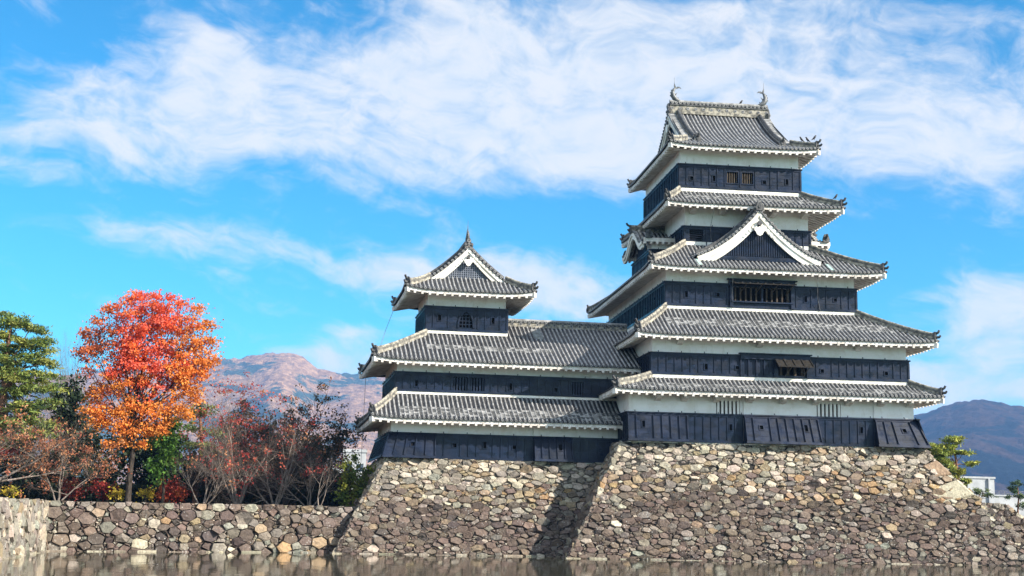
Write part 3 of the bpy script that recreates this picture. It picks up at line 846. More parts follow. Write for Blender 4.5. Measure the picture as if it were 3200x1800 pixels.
# third storey
storey(KR, *T3, 16.4, 20.35, [(26.45, 30.63, 17.85, 18.92)])
c3 = cladding(KR, *T3, 17.36, 19.02, [(23.08, 18.19, .2, .42), (25.36, 18.23, .22, .24), (31.75, 18.17, .2, .42), (33.94, 18.19, .22, .24)], [(26.45, 30.63, 17.85, 18.92)], skip=((26.2, 30.9),), seed=9)
mb = MB(); MP = front(90.58)
mb.mbox(MP, 26.1, 30.95, 18.93, 19.36, .04, .2); mb.mbox(MP, 25.98, 31.07, 19.34, 19.42, .0, .34); mb.mbox(MP, 26.2, 26.44, 17.4, 18.92, .04, .18); mb.mbox(MP, 30.64, 30.9, 17.4, 18.92, .04, .18); mb.mbox(MP, 26.3, 30.8, 17.74, 17.84, .04, .22)
mb.mbox(MP, 28.5, 28.62, 17.86, 18.92, -.1, .08)
mb.build('window_surround', ['lacquer'], c3)
slat_window(c3, front(90.7), (26.45, 30.63, 17.85, 18.92), .12, 11, .1, 'dark_wood', False, .5)
awning(c3, front(90.7), 26.3, 30.8, 19.12, 18.98, .95, 8)
r3 = skirt(KR, (20.13, 37.22, 89.15, 113.6), T4, 20.02, 22.2, amt=.16, ov={'f': 1.55, 'l': 1.55, 'r': 1.82, 'b': 1.3}, hips=('fl', 'fr', 'bl'))
for x in (23.75, 33.25):      # two green copper valley strips beside the gable
    mb = MB()
    z = lambda t: 20.02 + 2.18 * (.82 * t / 3.45 + .18 * (t / 3.45) ** 2) + .1
    mb.hexa([(x - .11, 89.18, z(.02) - .05), (x + .11, 89.18, z(.02) - .05), (x + .11, 90.25, z(1.07) - .05), (x - .11, 90.25, z(1.07) - .05), (x - .11, 89.18, z(.02)), (x + .11, 89.18, z(.02)), (x + .11, 90.25, z(1.07)), (x - .11, 90.25, z(1.07))])
    mb.build('copper_gutter', ['patina'], r3)
# big front gable standing on the third roof
FG = empty('front_gable', (0, 0, 0)); FG.parent = KR
GU, GZ, GX, GY = 4.55, 24.42, 28.28, 90.15
gc = lambda u: 3.5 * (1.58 * (u / GU) - .58 * (u / GU) ** 2)
gable(FG, lambda u, z, w: (GX + u, GY - w, z), gc, GU, GZ, 20.72, .66, 'slat', .62)
mb = MB()
for A, d, n in (((GX + GU + .1, GY - .1), (0, 1), (-1, 0)), ((GX - GU - .1, 92.6), (0, -1), (1, 0))):
    slope(mb, (A, d, n, 92.6 - GY + .1), GZ - gc(GU) - .02, lambda t: gc(GU) - gc(max(GU - max(t - .1, 0), 0)), lambda s: GU + .1, lambda s, t: 0, .3, M=8)
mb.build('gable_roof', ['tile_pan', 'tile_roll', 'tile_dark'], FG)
hip_ridge(FG, [(GX, GY - .1, GZ + .05), (GX, 91.4, GZ + .05), (GX, 92.7, GZ + .05)], .34, .45, .13, False, 'gable_ridge', 0)
# fourth storey
storey(KR, *T4, 21.2, 25.35, [(23.82, 24.82, 22.5, 23.3)])
c4 = cladding(KR, *T4, 21.7, 23.5, [], [(23.82, 24.82, 22.5, 23.3)], seed=10)
mb = MB(); MP = front(92.6)
mb.quad(MP(23.82, 22.5, -.2), MP(24.82, 22.5, -.2), MP(24.82, 23.3, -.2), MP(23.82, 23.3, -.2), 1)
for i in range(5): z = 22.58 + i * .15; mb.mbox(MP, 23.82, 24.82, z, z + .04, -.1, .06, 0)
mb.build('window', ['lacquer', 'dark_void'], c4)
karahafu(KR, 21.0, 23.5, 99.0, 4.0, 22.95, 1.35, -1)
karahafu(KR, 35.3, 32.75, 99.0, 4.0, 23.2, 1.35, 1)
r4 = skirt(KR, (21.68, 34.9, 90.8, 106.6), T5, 24.98, 26.28, amt=.12, ov={'f': 1.8, 'l': 1.82, 'r': 2.15, 'b': 1.8}, guard=(.75, 4, .2, 1.4, 11.8), hips=('fl', 'fr', 'bl'))
arms(r4, 92.55, (24.0, 26.2, 30.0, 32.4), 24.66, .9)
# top storey
W5 = [(26.72, 27.56, 27.0, 27.84), (27.86, 28.7, 27.0, 27.84)]
storey(KR, *T5, 25.4, 29.9, W5)
W5 = [(26.72, 27.56, 27.0, 27.84), (27.86, 28.7, 27.0, 27.84)]
c5 = cladding(KR, *T5, 26.5, 28.24, [(24.08, 27.22, .24, .26), (25.76, 27.28, .2, .4), (29.56, 27.18, .24, .26), (31.28, 27.28, .2, .42)], W5, seed=11, laps=4)
for h in W5: slat_window(c5, front(93.0), h, .12, 5, .055)
r5, xc, yc, P5 = irimoya(KR, (22.1, 33.42, 91.6, 105.9), 29.48, 33.95, 'x', 1.7, {'f': 1.4, 'l': 1.14, 'r': 1.2, 'b': 1.2}, .18, .40, 'slat', .55, crest=.7)
mr = main_ridge(r5, (23.85, yc, 33.97), (31.75, yc, 33.97), .92, .5)
for sg, x in ((1, 24.2), (-1, 31.5)): fish_finial(r5, (x, yc, 34.91), sg, 1.12)
# descending ridges on the front slope of the top roof
for x in (24.55, 31.0):
    hip_ridge(r5, [(x, 91.6 + t, 29.48 + P5(t) + .02) for t in (1.35, 2.0, 2.8, 3.8, 4.8, 5.8, 6.9)], .24, .26, .10, True, 'descending_ridge', .0, ('tile_dark', 'tile_roll'))

# ------------------------------------------------------------------ the smaller keep with its gallery, built in its own frame
LO = Vector((2.70, 90.0, 0)); LT = R(3.5)
LK = empty('corner_keep', (0, 0, 0))
L1, L2, L3 = (0, 16.6, 0, 11), (.4, 17.3, 1.4, 10.6), (2.68, 8.35, 4.2, 10.2)
mb = MB(); steps = [(0, 3.05, 0), (3.05, 9.72, .1), (9.72, 16.6, -.02)]
for i, (a, b, y) in enumerate(steps):
    panel(mb, front(y), a, b, 6.1, 9.4, (), 0)
    if i: mb.quad((a, y, 6.1), (a, steps[i - 1][2], 6.1), (a, steps[i - 1][2], 9.4), (a, y, 9.4))
mb.quad((0, 0, 6.1), (0, 11, 6.1), (0, 11, 9.4), (0, 0, 9.4)); mb.quad((0, 11, 6.1), (16.6, 11, 6.1), (16.6, 11, 9.4), (0, 11, 9.4))
mb.build('plaster_wall', ['plaster'], LK)
zb, zt = 6.26, 7.90
LL = [(1.55, 7.18, .24, .26), (4.32, 7.18, .24, .26), (6.37, 7.25, .2, .42), (8.39, 7.16, .24, .26), (11.53, 7.24, .22, .44)]
flared(LK, -.12, 3.0, .0, zb, zt, .5, LL[:1], wl=.5, seed=12)
flared(LK, 3.03, 9.70, .1, zb, zt, .0, LL[1:4], seed=13, bd=.05)
flared(LK, 9.72, 12.38, -.02, zb, zt, .55, LL[4:], seed=14)
flared(LK, 12.40, 16.6, -.02, zb, zt, .0, [], seed=15, bd=.05)
mb = MB(); MPl = lambda u, z, w: (-.12 - w + .12 - .5 * (zt - z) / (zt - zb), u, z)
clad_face(mb, MPl, -.5, 11, zb, zt, [], .12, .58, 3, rnd); mb.build('board_cladding', ['lacquer'], LK)
skirt(LK, (-1.55, 17.9, -1.55, 12.1), L2, 8.90, 10.72, amt=.14, ov={'f': 1.55, 'l': 1.55, 'r': .6, 'b': 1.1}, which='fl', hips=('fl', 'bl'), guard=(.3, 5, .23, 2.0, 19), sp=.31, band_sides='fl')
WL = [(4.26, 5.28, 10.96, 11.94), (5.44, 6.46, 10.96, 11.94), (12.52, 13.46, 11.0, 11.9)]
storey(LK, *L2, 10.2, 13.25, WL)
cl2 = cladding(LK, *L2, 10.84, 12.13, [(1.74, 11.4, .2, .44), (8.31, 11.4, .2, .46), (11.52, 11.3, .22, .26)], WL, faces='fl', seed=16, laps=2)
for h in WL: slat_window(cl2, front(1.4), h, .12, 5, .12, 'lacquer')
# long roof over the gallery, hipped at its free end
o = (-1.44, 17.9, -.1, 12.4); SD = sides(o); rr_ = 6.25
PL = lambda t: 3.45 * (.93 * (t / rr_) + .07 * (t / rr_) ** 2)
mb = MB(); lfs = {k: corner_lift(SD[k][3], 2.6, .22) for k in SD}
lfs['f'] = lambda s, t: .22 * max(0, 1 - s / 2.6) ** 2 * max(0, 1 - t / 2.6) ** 2
lfs['l'] = (lambda f: lambda s, t: f(s, t))(corner_lift(12.5, 2.6, .22))
slope(mb, SD['f'], 12.95, PL, lambda s: min(rr_, s), lfs['f'], .31, M=10, guard=(1.75, 3, .26, 3.6, 12.8))
slope(mb, SD['l'], 12.95, PL, lambda s: min(rr_, s, 12.5 - s), lfs['l'], .31)
slope(mb, SD['b'], 12.95, PL, lambda s: min(rr_, SD['b'][3] - s), lambda s, t: 0, .31, rolls=False)
# a short strip of mended tiles under the ridge beside the tower
for k in range(6):
    t = 4.1 + k * .27
    mb.box(10.45, 11.1, t - .1, t - .04, 12.95 + PL(t) - .02, 12.95 + PL(t) + .15, 1)
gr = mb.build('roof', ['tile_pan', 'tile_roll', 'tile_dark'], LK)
eave_multi(gr, o, 12.95, lfs, {'f': 1.5, 'l': 1.84, 'r': .5, 'b': 1.8}, 'fl')
hip_ridge(gr, [(-1.44 + q, -.1 + q, 12.95 + PL(q) + .22 * max(0, 1 - q / 2.6) ** 3 + .02) for q in (0, .5, 1.0, 1.7, 2.5, 3.4, 4.05)])
hip_ridge(gr, [(-1.44 + q, 12.4 - q, 12.95 + PL(q) + .22 * max(0, 1 - q / 2.6) ** 3 + .02) for q in (0, .5, 1.0, 1.7, 2.5, 3.4, 4.05)])
main_ridge(gr, (8.38, 6.15, 16.34), (17.9, 6.15, 16.34), .42, .4)
mb = MB(); mb.box(2.5, 8.5, 4.06, 4.195, 15.28, 15.52); mb.box(2.5, 2.66, 4.2, 8, 15.28, 15.52); mb.build('ridge_band', ['plaster_band'], gr)
storey(LK, *L3, 15.0, 18.75, [(4.92, 6.0, 15.78, 16.95)])
# third storey with the bell-shaped window
KX0, KX1 = 4.92, 6.0
cl3 = cladding(LK, *L3, 15.5, 17.2, [(3.55, 16.42, .22, .44), (7.42, 16.37, .22, .46)], [(KX0, KX1, 15.78, 16.95)], seed=17, laps=3, skip=((4.7, 6.2),))
mb = MB(); MP = front(4.2); xm = (KX0 + KX1) / 2
bell = [(-.62, 0), (-.58, .5), (-.46, .85), (-.28, 1.08), (-.08, 1.22), (0, 1.30), (.08, 1.22), (.28, 1.08), (.46, .85), (.58, .5), (.62, 0)]
inn = [(x * .80, z * .92) for x, z in bell]
for (a, b), (c, d) in zip(zip(bell, bell[1:]), zip(inn, inn[1:])):
    f = lambda p, w: MP(xm + p[0], 15.76 + p[1], w)
    mb.hexa([f(a, .1), f(b, .1), f(d, .1), f(c, .1), f(a, .2), f(b, .2), f(d, .2), f(c, .2)], 0)
out = [(KX0 - .01, 15.76), (KX0 - .01, 16.96), (KX1 + .01, 16.96), (KX1 + .01, 15.76)]
for sg in (-1, 1):      # spandrels that fill the corners of the opening
    pts = [(sg * x, z) for x, z in inn[5:]] + [(sg * .56, 0), (sg * .56, 1.25), (0, 1.25)]
    mb.prism([MP(xm + x, 15.76 + z, .10) for x, z in pts], (0, -.02, 0), 0)
mb.quad(MP(KX0, 15.78, -.1), MP(KX1, 15.78, -.1), MP(KX1, 16.95, -.1), MP(KX0, 16.95, -.1), 1)
for u in (-.24, 0, .24): mb.mbox(MP, xm + u - .03, xm + u + .03, 15.78, 16.93, .02, .09, 0)
for z in (16.02, 16.27, 16.52, 16.75): mb.mbox(MP, KX0, KX1, z - .03, z + .03, .0, .085, 0)
mb.build('bell_window', ['lacquer', 'dark_void'], cl3)
r6, xc, yc, P6 = irimoya(LK, (.88, 10.25, 2.5, 12.2), 18.23, 21.75, 'y', 1.9, {'f': 1.7, 'l': 1.8, 'r': 1.9, 'b': 1.6},   .24, .42, 'grid', .50, sp=.31, crest=.55, gables=(0,))
main_ridge(r6, (xc, 4.75, 21.72), (xc, 10.2, 21.72), .5, .4)
fish_finial(r6, (xc, 5.0, 22.25), 1, .85, True, (0, 1, 0))
for o_ in list(LK.children): o_.matrix_parent_inverse = Matrix()
LK.location = LO; LK.rotation_euler = (0, 0, LT)
tag(LK, 'lower three-roofed castle turret with lattice gable and long tiled gallery joined to the tall keep', 'castle turret')
# hand the keep's parts over to its own base point
for c in list(KR.children): c.parent = K; c.location = -K.location
bpy.data.objects.remove(KR)
# ------------------------------------------------------------------ dry-stone walls
def clip(poly, nx, ny, c):      # keep nx*x + ny*y <= c
    out = []; n = len(poly)
    for i in range(n):
        x0, y0 = poly[i]; x1, y1 = poly[(i + 1) % n]
        d0 = nx * x0 + ny * y0 - c; d1 = nx * x1 + ny * y1 - c
        if d0 <= 0: out.append((x0, y0))
        if (d0 < 0) != (d1 < 0) and d0 != d1:
            t = d0 / (d0 - d1); out.append((x0 + (x1 - x0) * t, y0 + (y1 - y0) * t))
    return out


def masonry(mb, quad, toward, size, palette, seed, aniso=1.75, relief=1., coping=0, foot=False):
    """irregular stones fitted into the quad BL, BR, TR, TL: each a facetted block of its own tilt, with open dark joints"""
    rnd = random.Random(seed)
    Q = [Vector(p) for p in quad]; e1 = (Q[1] - Q[0]).normalized(); nn = (Q[2] - Q[0]).cross(Q[3] - Q[1]).normalized()
    if nn.dot(Vector(toward)) < 0: nn = -nn
    e1 = (e1 - nn * e1.dot(nn)).normalized(); e2 = nn.cross(e1)
    if e2.z < 0: e2 = -e2
    q2 = [((p - Q[0]).dot(e1), (p - Q[0]).dot(e2) * aniso) for p in Q]
    ar = sum(q2[i][0] * q2[(i + 1) % 4][1] - q2[(i + 1) % 4][0] * q2[i][1] for i in range(4)) / 2
    if ar < 0: q2 = q2[::-1]
    x0, x1 = min(p[0] for p in q2), max(p[0] for p in q2); y0, y1 = min(p[1] for p in q2), max(p[1] for p in q2)
    area = (x1 - x0) * (y1 - y0); G = {}; cs = size * 1.0; pts = []
    def near(x, y, R):
        gx, gy = int(x // cs), int(y // cs); k = int(R // cs) + 1
        for i in range(gx - k, gx + k + 1):
            for j in range(gy - k, gy + k + 1): yield from G.get((i, j), ())
    if coping:
        x = x0
        while x < x1 + .3:
            r = rnd.uniform(.38, .62) * coping; p = (x + r, y1 - r * .55, r * .8); G.setdefault((int(p[0] // cs), int(p[1] // cs)), []).append(p); pts.append(p); x += r * 1.9
    for rr, tries in ((.64, .5), (.50, 1.6), (.38, 2.2), (.27, 1.6), (.15, 4.5), (.10, 4.5), (.075, 3)):
        r0 = rr * size
        for _ in range(int(area / (r0 * r0) * tries * .5)):
            r = r0 * rnd.uniform(.85, 1.15); x, y = rnd.uniform(x0 - .2, x1 + .2), rnd.uniform(y0 - .2, y1 + .2)
            if all((x - a) ** 2 + (y - b) ** 2 > ((r + c) * .66) ** 2 for a, b, c in near(x, y, r + .62 * size)):
                p = (x, y, r); G.setdefault((int(x // cs), int(y // cs)), []).append(p); pts.append(p)
    edges = []
    for i in range(4):
        (ax, ay), (bx, by) = q2[i], q2[(i + 1) % 4]; L = math.hypot(bx - ax, by - ay)
        if L < 1e-5: continue
        nx, ny = (by - ay) / L, -(bx - ax) / L; edges.append((nx, ny, nx * ax + ny * ay))
    put = lambda x, y, w: Q[0] + e1 * x + e2 * (y / aniso) + nn * w
    for px, py, r in pts:
        k = r + .5 * size; poly = [(px - k, py - k), (px + k, py - k), (px + k, py + k), (px - k, py + k)]
        for a, b, c in near(px, py, 2 * k):
            if (a, b) == (px, py): continue
            poly = clip(poly, 2 * (a - px), 2 * (b - py), a * a + b * b - c * c - px * px - py * py + r * r)
            if len(poly) < 3: break
        if len(poly) < 3: continue
        for nx, ny, c in edges:
            poly = clip(poly, nx, ny, c + rnd.uniform(-.03, .06))
            if len(poly) < 3: break
        if len(poly) < 3: continue
        cx = sum(p[0] for p in poly) / len(poly); cy = sum(p[1] for p in poly) / len(poly)
        rm = sum(math.hypot(p[0] - cx, p[1] - cy) for p in poly) / len(poly)
        if rm < .045: continue
        P = []
        for (ax, ay), (bx, by) in zip(poly, poly[1:] + poly[:1]):
            L = math.hypot(bx - ax, by - ay)
            if L < .03: continue
            P.append((ax, ay))
        if len(P) < 3: continue
        while len(P) > 4:      # tiny sides are knocked off; a few blocks lose a bigger corner as well
            n = len(P); k = min(range(n), key=lambda i: abs((P[i][0] - P[i - 1][0]) * (P[(i + 1) % n][1] - P[i - 1][1]) - (P[i][1] - P[i - 1][1]) * (P[(i + 1) % n][0] - P[i - 1][0])))
            ar_ = abs((P[k][0] - P[k - 1][0]) * (P[(k + 1) % n][1] - P[k - 1][1]) - (P[k][1] - P[k - 1][1]) * (P[(k + 1) % n][0] - P[k - 1][0])) / 2
            if ar_ > rm * rm * (.16 if rnd.random() < .8 else .42): break
            P.pop(k)
        cx = sum(p[0] for p in P) / len(P); cy = sum(p[1] for p in P) / len(P)
        n = len(P); f0 = max(.7, 1 - rnd.uniform(.003, .016) / rm); f1 = f0 * rnd.uniform(.92, .97); f2 = f1 * rnd.uniform(.5, .85)
        h = relief * min(.15, .04 + .20 * rm) * rnd.uniform(.4, 1.4); tx, ty = rnd.gauss(0, .2) * relief, rnd.gauss(.03, .2) * relief; sink = -.09 if rnd.random() < .05 else 0
        ox, oy = rnd.gauss(0, .12) * rm, rnd.gauss(0, .12) * rm
        vs = []
        for f, w, jit in ((f0, -.20, 0), (f0, .0, .0), (f1, h * .8, .015), (f2, h, .03)):
            for ax, ay in P:
                dx, dy = (ax - cx) * f, (ay - cy) * f
                if w == h: dx += ox; dy += oy
                tl = (tx * dx + ty * dy) if w > 0 else 0
                vs.append(put(cx + dx, cy + dy, sink + max(w + tl, -.05 if w > 0 else -1) + rnd.uniform(-jit, jit) * relief))
        vs.append(put(cx + ox, cy + oy, h * rnd.uniform(.9, 1.1)))
        fs = [(a * n + i, a * n + (i + 1) % n, (a + 1) * n + (i + 1) % n, (a + 1) * n + i) for a in range(3) for i in range(n)] + [(3 * n + i, 3 * n + (i + 1) % n, 4 * n) for i in range(n)]
        mb.add(vs, fs, 0)
        c = palette((cx - x0) / (x1 - x0), Q[0].z + e2.z * cy / aniso, rm, rnd)
        mb.c += [c + (1,)] * len(vs)
    if foot:       # a row of worn flat stones just at the waterline
        x = 0; tz = (.02 - Q[0].z) / max(e2.z, .1); L = (Q[1] - Q[0]).length
        while x < L:
            w = rnd.uniform(.5, 1.3); h = rnd.uniform(.0, .09); d = rnd.uniform(.16, .34); c0 = Q[0] + e1 * x + e2 * tz; c1 = Q[0] + e1 * min(x + w, L) + e2 * tz
            f = Vector((nn.x, nn.y, 0)).normalized() * d; z0 = Vector((0, 0, -.3)); z1 = Vector((0, 0, h)); bk = f * -.8
            mb.hexa((c0 + f + z0, c1 + f + z0, c1 + bk + z0, c0 + bk + z0, c0 + f * .9 + z1, c1 + f * .85 + z1, c1 + bk + z1, c0 + bk + z1), 0); mb.c += [jitc((.26, .23, .18), rnd, .3) + (1,)] * 8
            x += w + rnd.uniform(.1, 1.3)
    b = [p - nn * .10 for p in Q]; mb.add(b, ((0, 1, 2, 3),), 0); mb.c += [(.022, .02, .017, 1)] * 4


PUR, GRY, LGT, TAN, ORA, DRK, GRN = (.124, .094, .077), (.190, .166, .138), (.375, .328, .262), (.235, .180, .120), (.27, .18, .095), (.070, .056, .050), (.21, .20, .168)


def jitc(c, rnd, a=.16):
    k = 1 + rnd.uniform(-a, a); return tuple(max(.02, x * k * (1 + rnd.uniform(-.05, .05))) for x in c)


def pick(rnd, *cw):
    t = rnd.random() * sum(w for c, w in cw)
    for c, w in cw:
        t -= w
        if t <= 0: return c
    return cw[-1][0]


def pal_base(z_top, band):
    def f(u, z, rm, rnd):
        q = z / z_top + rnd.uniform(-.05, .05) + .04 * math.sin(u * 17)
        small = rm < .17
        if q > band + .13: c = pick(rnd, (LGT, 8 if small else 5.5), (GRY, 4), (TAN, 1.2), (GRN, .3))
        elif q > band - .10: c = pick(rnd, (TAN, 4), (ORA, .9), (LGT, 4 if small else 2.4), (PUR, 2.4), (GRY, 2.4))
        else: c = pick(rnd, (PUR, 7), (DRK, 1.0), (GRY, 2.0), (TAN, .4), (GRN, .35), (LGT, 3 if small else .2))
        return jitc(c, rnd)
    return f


def pal_moat(u, z, rm, rnd):
    return jitc(pick(rnd, (PUR, 6), (GRY, 2.6), (GRN, .9), (LGT, .5 if rm > .17 else 2.5), (DRK, 1.2), (TAN, .6), (ORA, .12)), rnd)


def pal_pale(u, z, rm, rnd): return jitc(pick(rnd, (LGT, 3), (GRN, 3), (GRY, 4), (TAN, 1)), rnd, .12)


def LWd(x, y, z): return (LO.x + x * math.cos(LT) - y * math.sin(LT), LO.y + x * math.sin(LT) + y * math.cos(LT), z)


mb = MB()
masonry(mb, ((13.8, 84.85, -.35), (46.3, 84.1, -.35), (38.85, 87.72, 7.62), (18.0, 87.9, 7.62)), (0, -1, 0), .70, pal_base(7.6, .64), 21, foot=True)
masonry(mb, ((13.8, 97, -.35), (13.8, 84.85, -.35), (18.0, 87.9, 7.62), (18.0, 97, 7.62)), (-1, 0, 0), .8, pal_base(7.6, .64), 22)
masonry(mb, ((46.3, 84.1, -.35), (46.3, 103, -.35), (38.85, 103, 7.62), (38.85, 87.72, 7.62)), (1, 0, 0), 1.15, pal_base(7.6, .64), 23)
mb.quad((18, 87.9, 7.55), (38.85, 87.72, 7.55), (38.85, 103, 7.55), (18, 103, 7.55)); mb.c += [(.2, .18, .15, 1)] * 4
# the long pale corner block and other squared quoins down the right-hand corner
for k, (t, ln, ht, c) in enumerate(((.84, 1.1, .55, (.30, .21, .14)), (.675, 2.3, .60, (.40, .365, .27)))):
    q = lambda s, t: Vector((46.3 + (38.85 - 46.3) * t, 84.1 + (87.72 - 84.1) * t, -.35 + 7.97 * t)) + Vector((-s, .01 * s, -.33 * s))
    dt = ht / 9.5; a = [q(.02, t - dt), q(.02, t + dt), q(ln, t + dt * .9), q(ln * .96, t - dt * .8)]
    nn = Vector((-.05, -.91, .42)); vs = [p - nn * .1 for p in a] + [p + nn * .15 for p in a] 
    cc = sum(a, Vector()) / 4; vs += [cc + (p - cc) * .88 + nn * .21 for p in a]
    mb.add(vs, [(i, (i + 1) % 4, 4 + (i + 1) % 4, 4 + i) for i in range(4)] + [(4 + i, 4 + (i + 1) % 4, 8 + (i + 1) % 4, 8 + i) for i in range(4)] + [(8, 9, 10, 11)]); mb.c += [c + (1,)] * 12
tag(mb.build('stone_base', ['stone']), 'high battered dry stone base rising from the moat under the tall five-roofed keep', 'stone wall')
mb = MB()
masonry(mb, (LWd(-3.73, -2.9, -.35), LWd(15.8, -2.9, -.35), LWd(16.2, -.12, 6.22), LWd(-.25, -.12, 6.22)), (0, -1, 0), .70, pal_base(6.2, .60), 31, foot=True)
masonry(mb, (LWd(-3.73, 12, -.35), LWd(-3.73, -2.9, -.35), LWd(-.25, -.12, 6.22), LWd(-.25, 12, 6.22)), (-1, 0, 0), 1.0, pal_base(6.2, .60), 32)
mb.quad(LWd(-.25, -.12, 6.15), LWd(16.2, -.12, 6.15), LWd(16.2, 12, 6.15), LWd(-.25, 12, 6.15)); mb.c += [(.2, .18, .15, 1)] * 4
tag(mb.build('stone_base', ['stone']), 'lower battered stone base under the corner turret, half crossed by a slanting shadow', 'stone wall')
mb = MB()
masonry(mb, ((-17.5, 82.4, -.3), (.6, 88.9, -.3), (.9, 89.2, 2.98), (-17.6, 82.75, 2.92)), (.3, -1, 0), .84, pal_moat, 41, 1.4, 1.15, coping=1., foot=True)
tag(mb.build('stone_wall', ['stone']), 'low rubble retaining wall along the moat below the autumn trees', 'stone wall')
mb = MB()
masonry(mb, ((-17.35, 82.6, -.3), (-15.9, 56, -.3), (-16.3, 56, 2.98), (-17.55, 82.7, 2.98)), (1, 0, 0), .85, pal_pale, 42, 1.1, .8, foot=True)
mb.quad((-17.55, 82.7, 2.96), (-16.3, 56, 2.96), (-20, 56, 2.96), (-20, 82.7, 2.96)); mb.c += [(.28, .26, .2, 1)] * 4
tag(mb.build('stone_wall', ['stone']), 'pale stone moat wall at the left edge, running towards the viewer', 'stone wall')
mb = MB()
masonry(mb, ((38, 86.1, -.3), (49.9, 85.7, -.3), (44.7, 87.7, 4.05), (38, 87.7, 4.25)), (0, -1, 0), .6, pal_moat, 43, 1.2, 1.5)
masonry(mb, ((49.9, 85.7, -.3), (54, 99, -.3), (48, 100, 3.1), (44.7, 87.7, 4.05)), (1, -.3, 0), .8, pal_moat, 44, 1.2, 1.3)
mb.quad((36, 87.6, 4.12), (44.7, 87.6, 3.95), (48, 100, 3.0), (36, 100, 4.12)); mb.c += [(.33, .22, .12, 1)] * 4
tag(mb.build('stone_wall', ['stone']), 'low rough stone terrace sloping down beyond the right corner of the keep base', 'stone wall')

# ------------------------------------------------------------------ ground, water, hills
def flat(name, pts, z, mat):
    me = bpy.data.meshes.new(name); me.from_pydata([(x, y, z) for x, y in pts], [], [tuple(range(len(pts)))]); me.materials.append(MAT[mat])
    o = bpy.data.objects.new(name, me); COL.objects.link(o); o['kind'] = 'structure'; return o


flat('ground', [(-9000, 30), (-17.4, 30), (-17.7, 82.9), (.9, 89.4), (3, 95), (46, 95), (52, 99), (300, 120), (9000, 120), (9000, 12000), (-9000, 12000)], 2.86, 'soil')
flat('near_bank', [(-400, -300), (400, -300), (400, 6), (-400, 6)], .9, 'grass_bank')
mb = MB(); mb.quad((-400, 6, -.6), (400, 6, -.6), (400, 6, .9), (-400, 6, .9)); mb.build('moat_edge', ['soil'])['kind'] = 'structure'
flat('water', [(-400, 2), (400, 2), (400, 130), (-400, 130)], 0, 'water')


def fbm2(X, Y, seed, octv=6, lac=2., gain=.5):
    rng = np.random.RandomState(seed); out = np.zeros_like(X); amp = 1.
    for o in range(octv):
        p = rng.rand(4096); fx, fy = X * lac ** o, Y * lac ** o
        ix, iy = np.floor(fx).astype(int), np.floor(fy).astype(int); tx, ty = fx - ix, fy - iy
        tx, ty = tx * tx * (3 - 2 * tx), ty * ty * (3 - 2 * ty)
        hsh = lambda a, b: p[(a * 1619 + b * 31337 + 977 * o) % 4096]
        out += amp * ((hsh(ix, iy) * (1 - tx) + hsh(ix + 1, iy) * tx) * (1 - ty) + (hsh(ix, iy + 1) * (1 - tx) + hsh(ix + 1, iy + 1) * tx) * ty - .5); amp *= gain
    return out


def mountain(name, a0, a1, d0, d1, crest, seed, rough, nx, ny, tint):
    """a forested range: crest = (azimuth, elevation) of its skyline seen from the moat; spurs and gullies run down from it"""
    A = np.linspace(a0, a1, nx); T = np.linspace(0, 1.5, ny); AA, TT = np.meshgrid(A, T)
    D_ = d0 + (d1 - d0) * np.minimum(TT, 1.5)
    ce = np.interp(AA, [c[0] for c in crest], [c[1] for c in crest])
    X, Y = D_ * np.sin(AA), D_ * np.cos(AA)
    q = np.where(TT <= 1, TT, np.maximum(0, 2 - TT) ** 1.0); q = np.clip(q, 0, 1)
    base = np.tan(ce) * d1
    spur = 1 - np.abs(fbm2(X / 420 + 7, Y / 1500, seed, 5)) * 2.0
    f = fbm2(X / 600, Y / 600, seed + 1, 7)
    prof = q ** 1.25
    h = base * prof + base * (spur - .62) * .11 * np.sin(np.pi * np.clip(q, 0, 1)) + rough * .28 * f * np.minimum(1, 3.2 * (1 - q) + .10) * (q > .02)
    tex = fbm2(X / 22, Y / 22, seed + 3, 3) * 9 * (q > .03)
    Z = 2.8 + np.maximum(h, 0) + tex
    V = np.stack([X, Y, Z], -1).reshape(-1, 3)
    i = np.arange(nx * ny).reshape(ny, nx); F = np.stack([i[:-1, :-1], i[:-1, 1:], i[1:, 1:], i[1:, :-1]], -1).reshape(-1, 4)
    me = bpy.data.meshes.new(name); me.from_pydata(V.tolist(), [], F.tolist()); me.materials.append(MAT['forest_hill'])
    ca = me.color_attributes.new('Col', 'FLOAT_COLOR', 'POINT')
    ca.data.foreach_set('color', np.tile(np.array(tint + (1,), 'f'), len(V)))
    o = bpy.data.objects.new(name, me); COL.objects.link(o); o['kind'] = 'structure'; return o


mountain('mountain', -.36, .32, 2600, 4800, [(-.40, .075), (-.2079, .092), (-.13, .104), (-.0998, .1084), (-.0812, .1104), (-.066, .1142), (-.0526, .1157), (-.043, .1146), (-.0378, .1127), (-.0258, .1049), (-.008, .1017), (.0215, .1021), (.1, .09), (.2, .08), (.32, .03)], 5, 60, 420, 200, (1.0, 1.0, 1.0))
mountain('hill', .25, .80, 2200, 4000, [(.25, .02), (.36, .062), (.40, .0735), (.4146, .0765), (.4338, .083), (.447, .0858), (.4553, .0862), (.468, .0845), (.4856, .0809), (.54, .07), (.8, .05)], 11, 60, 340, 160, (.15, .15, .20))


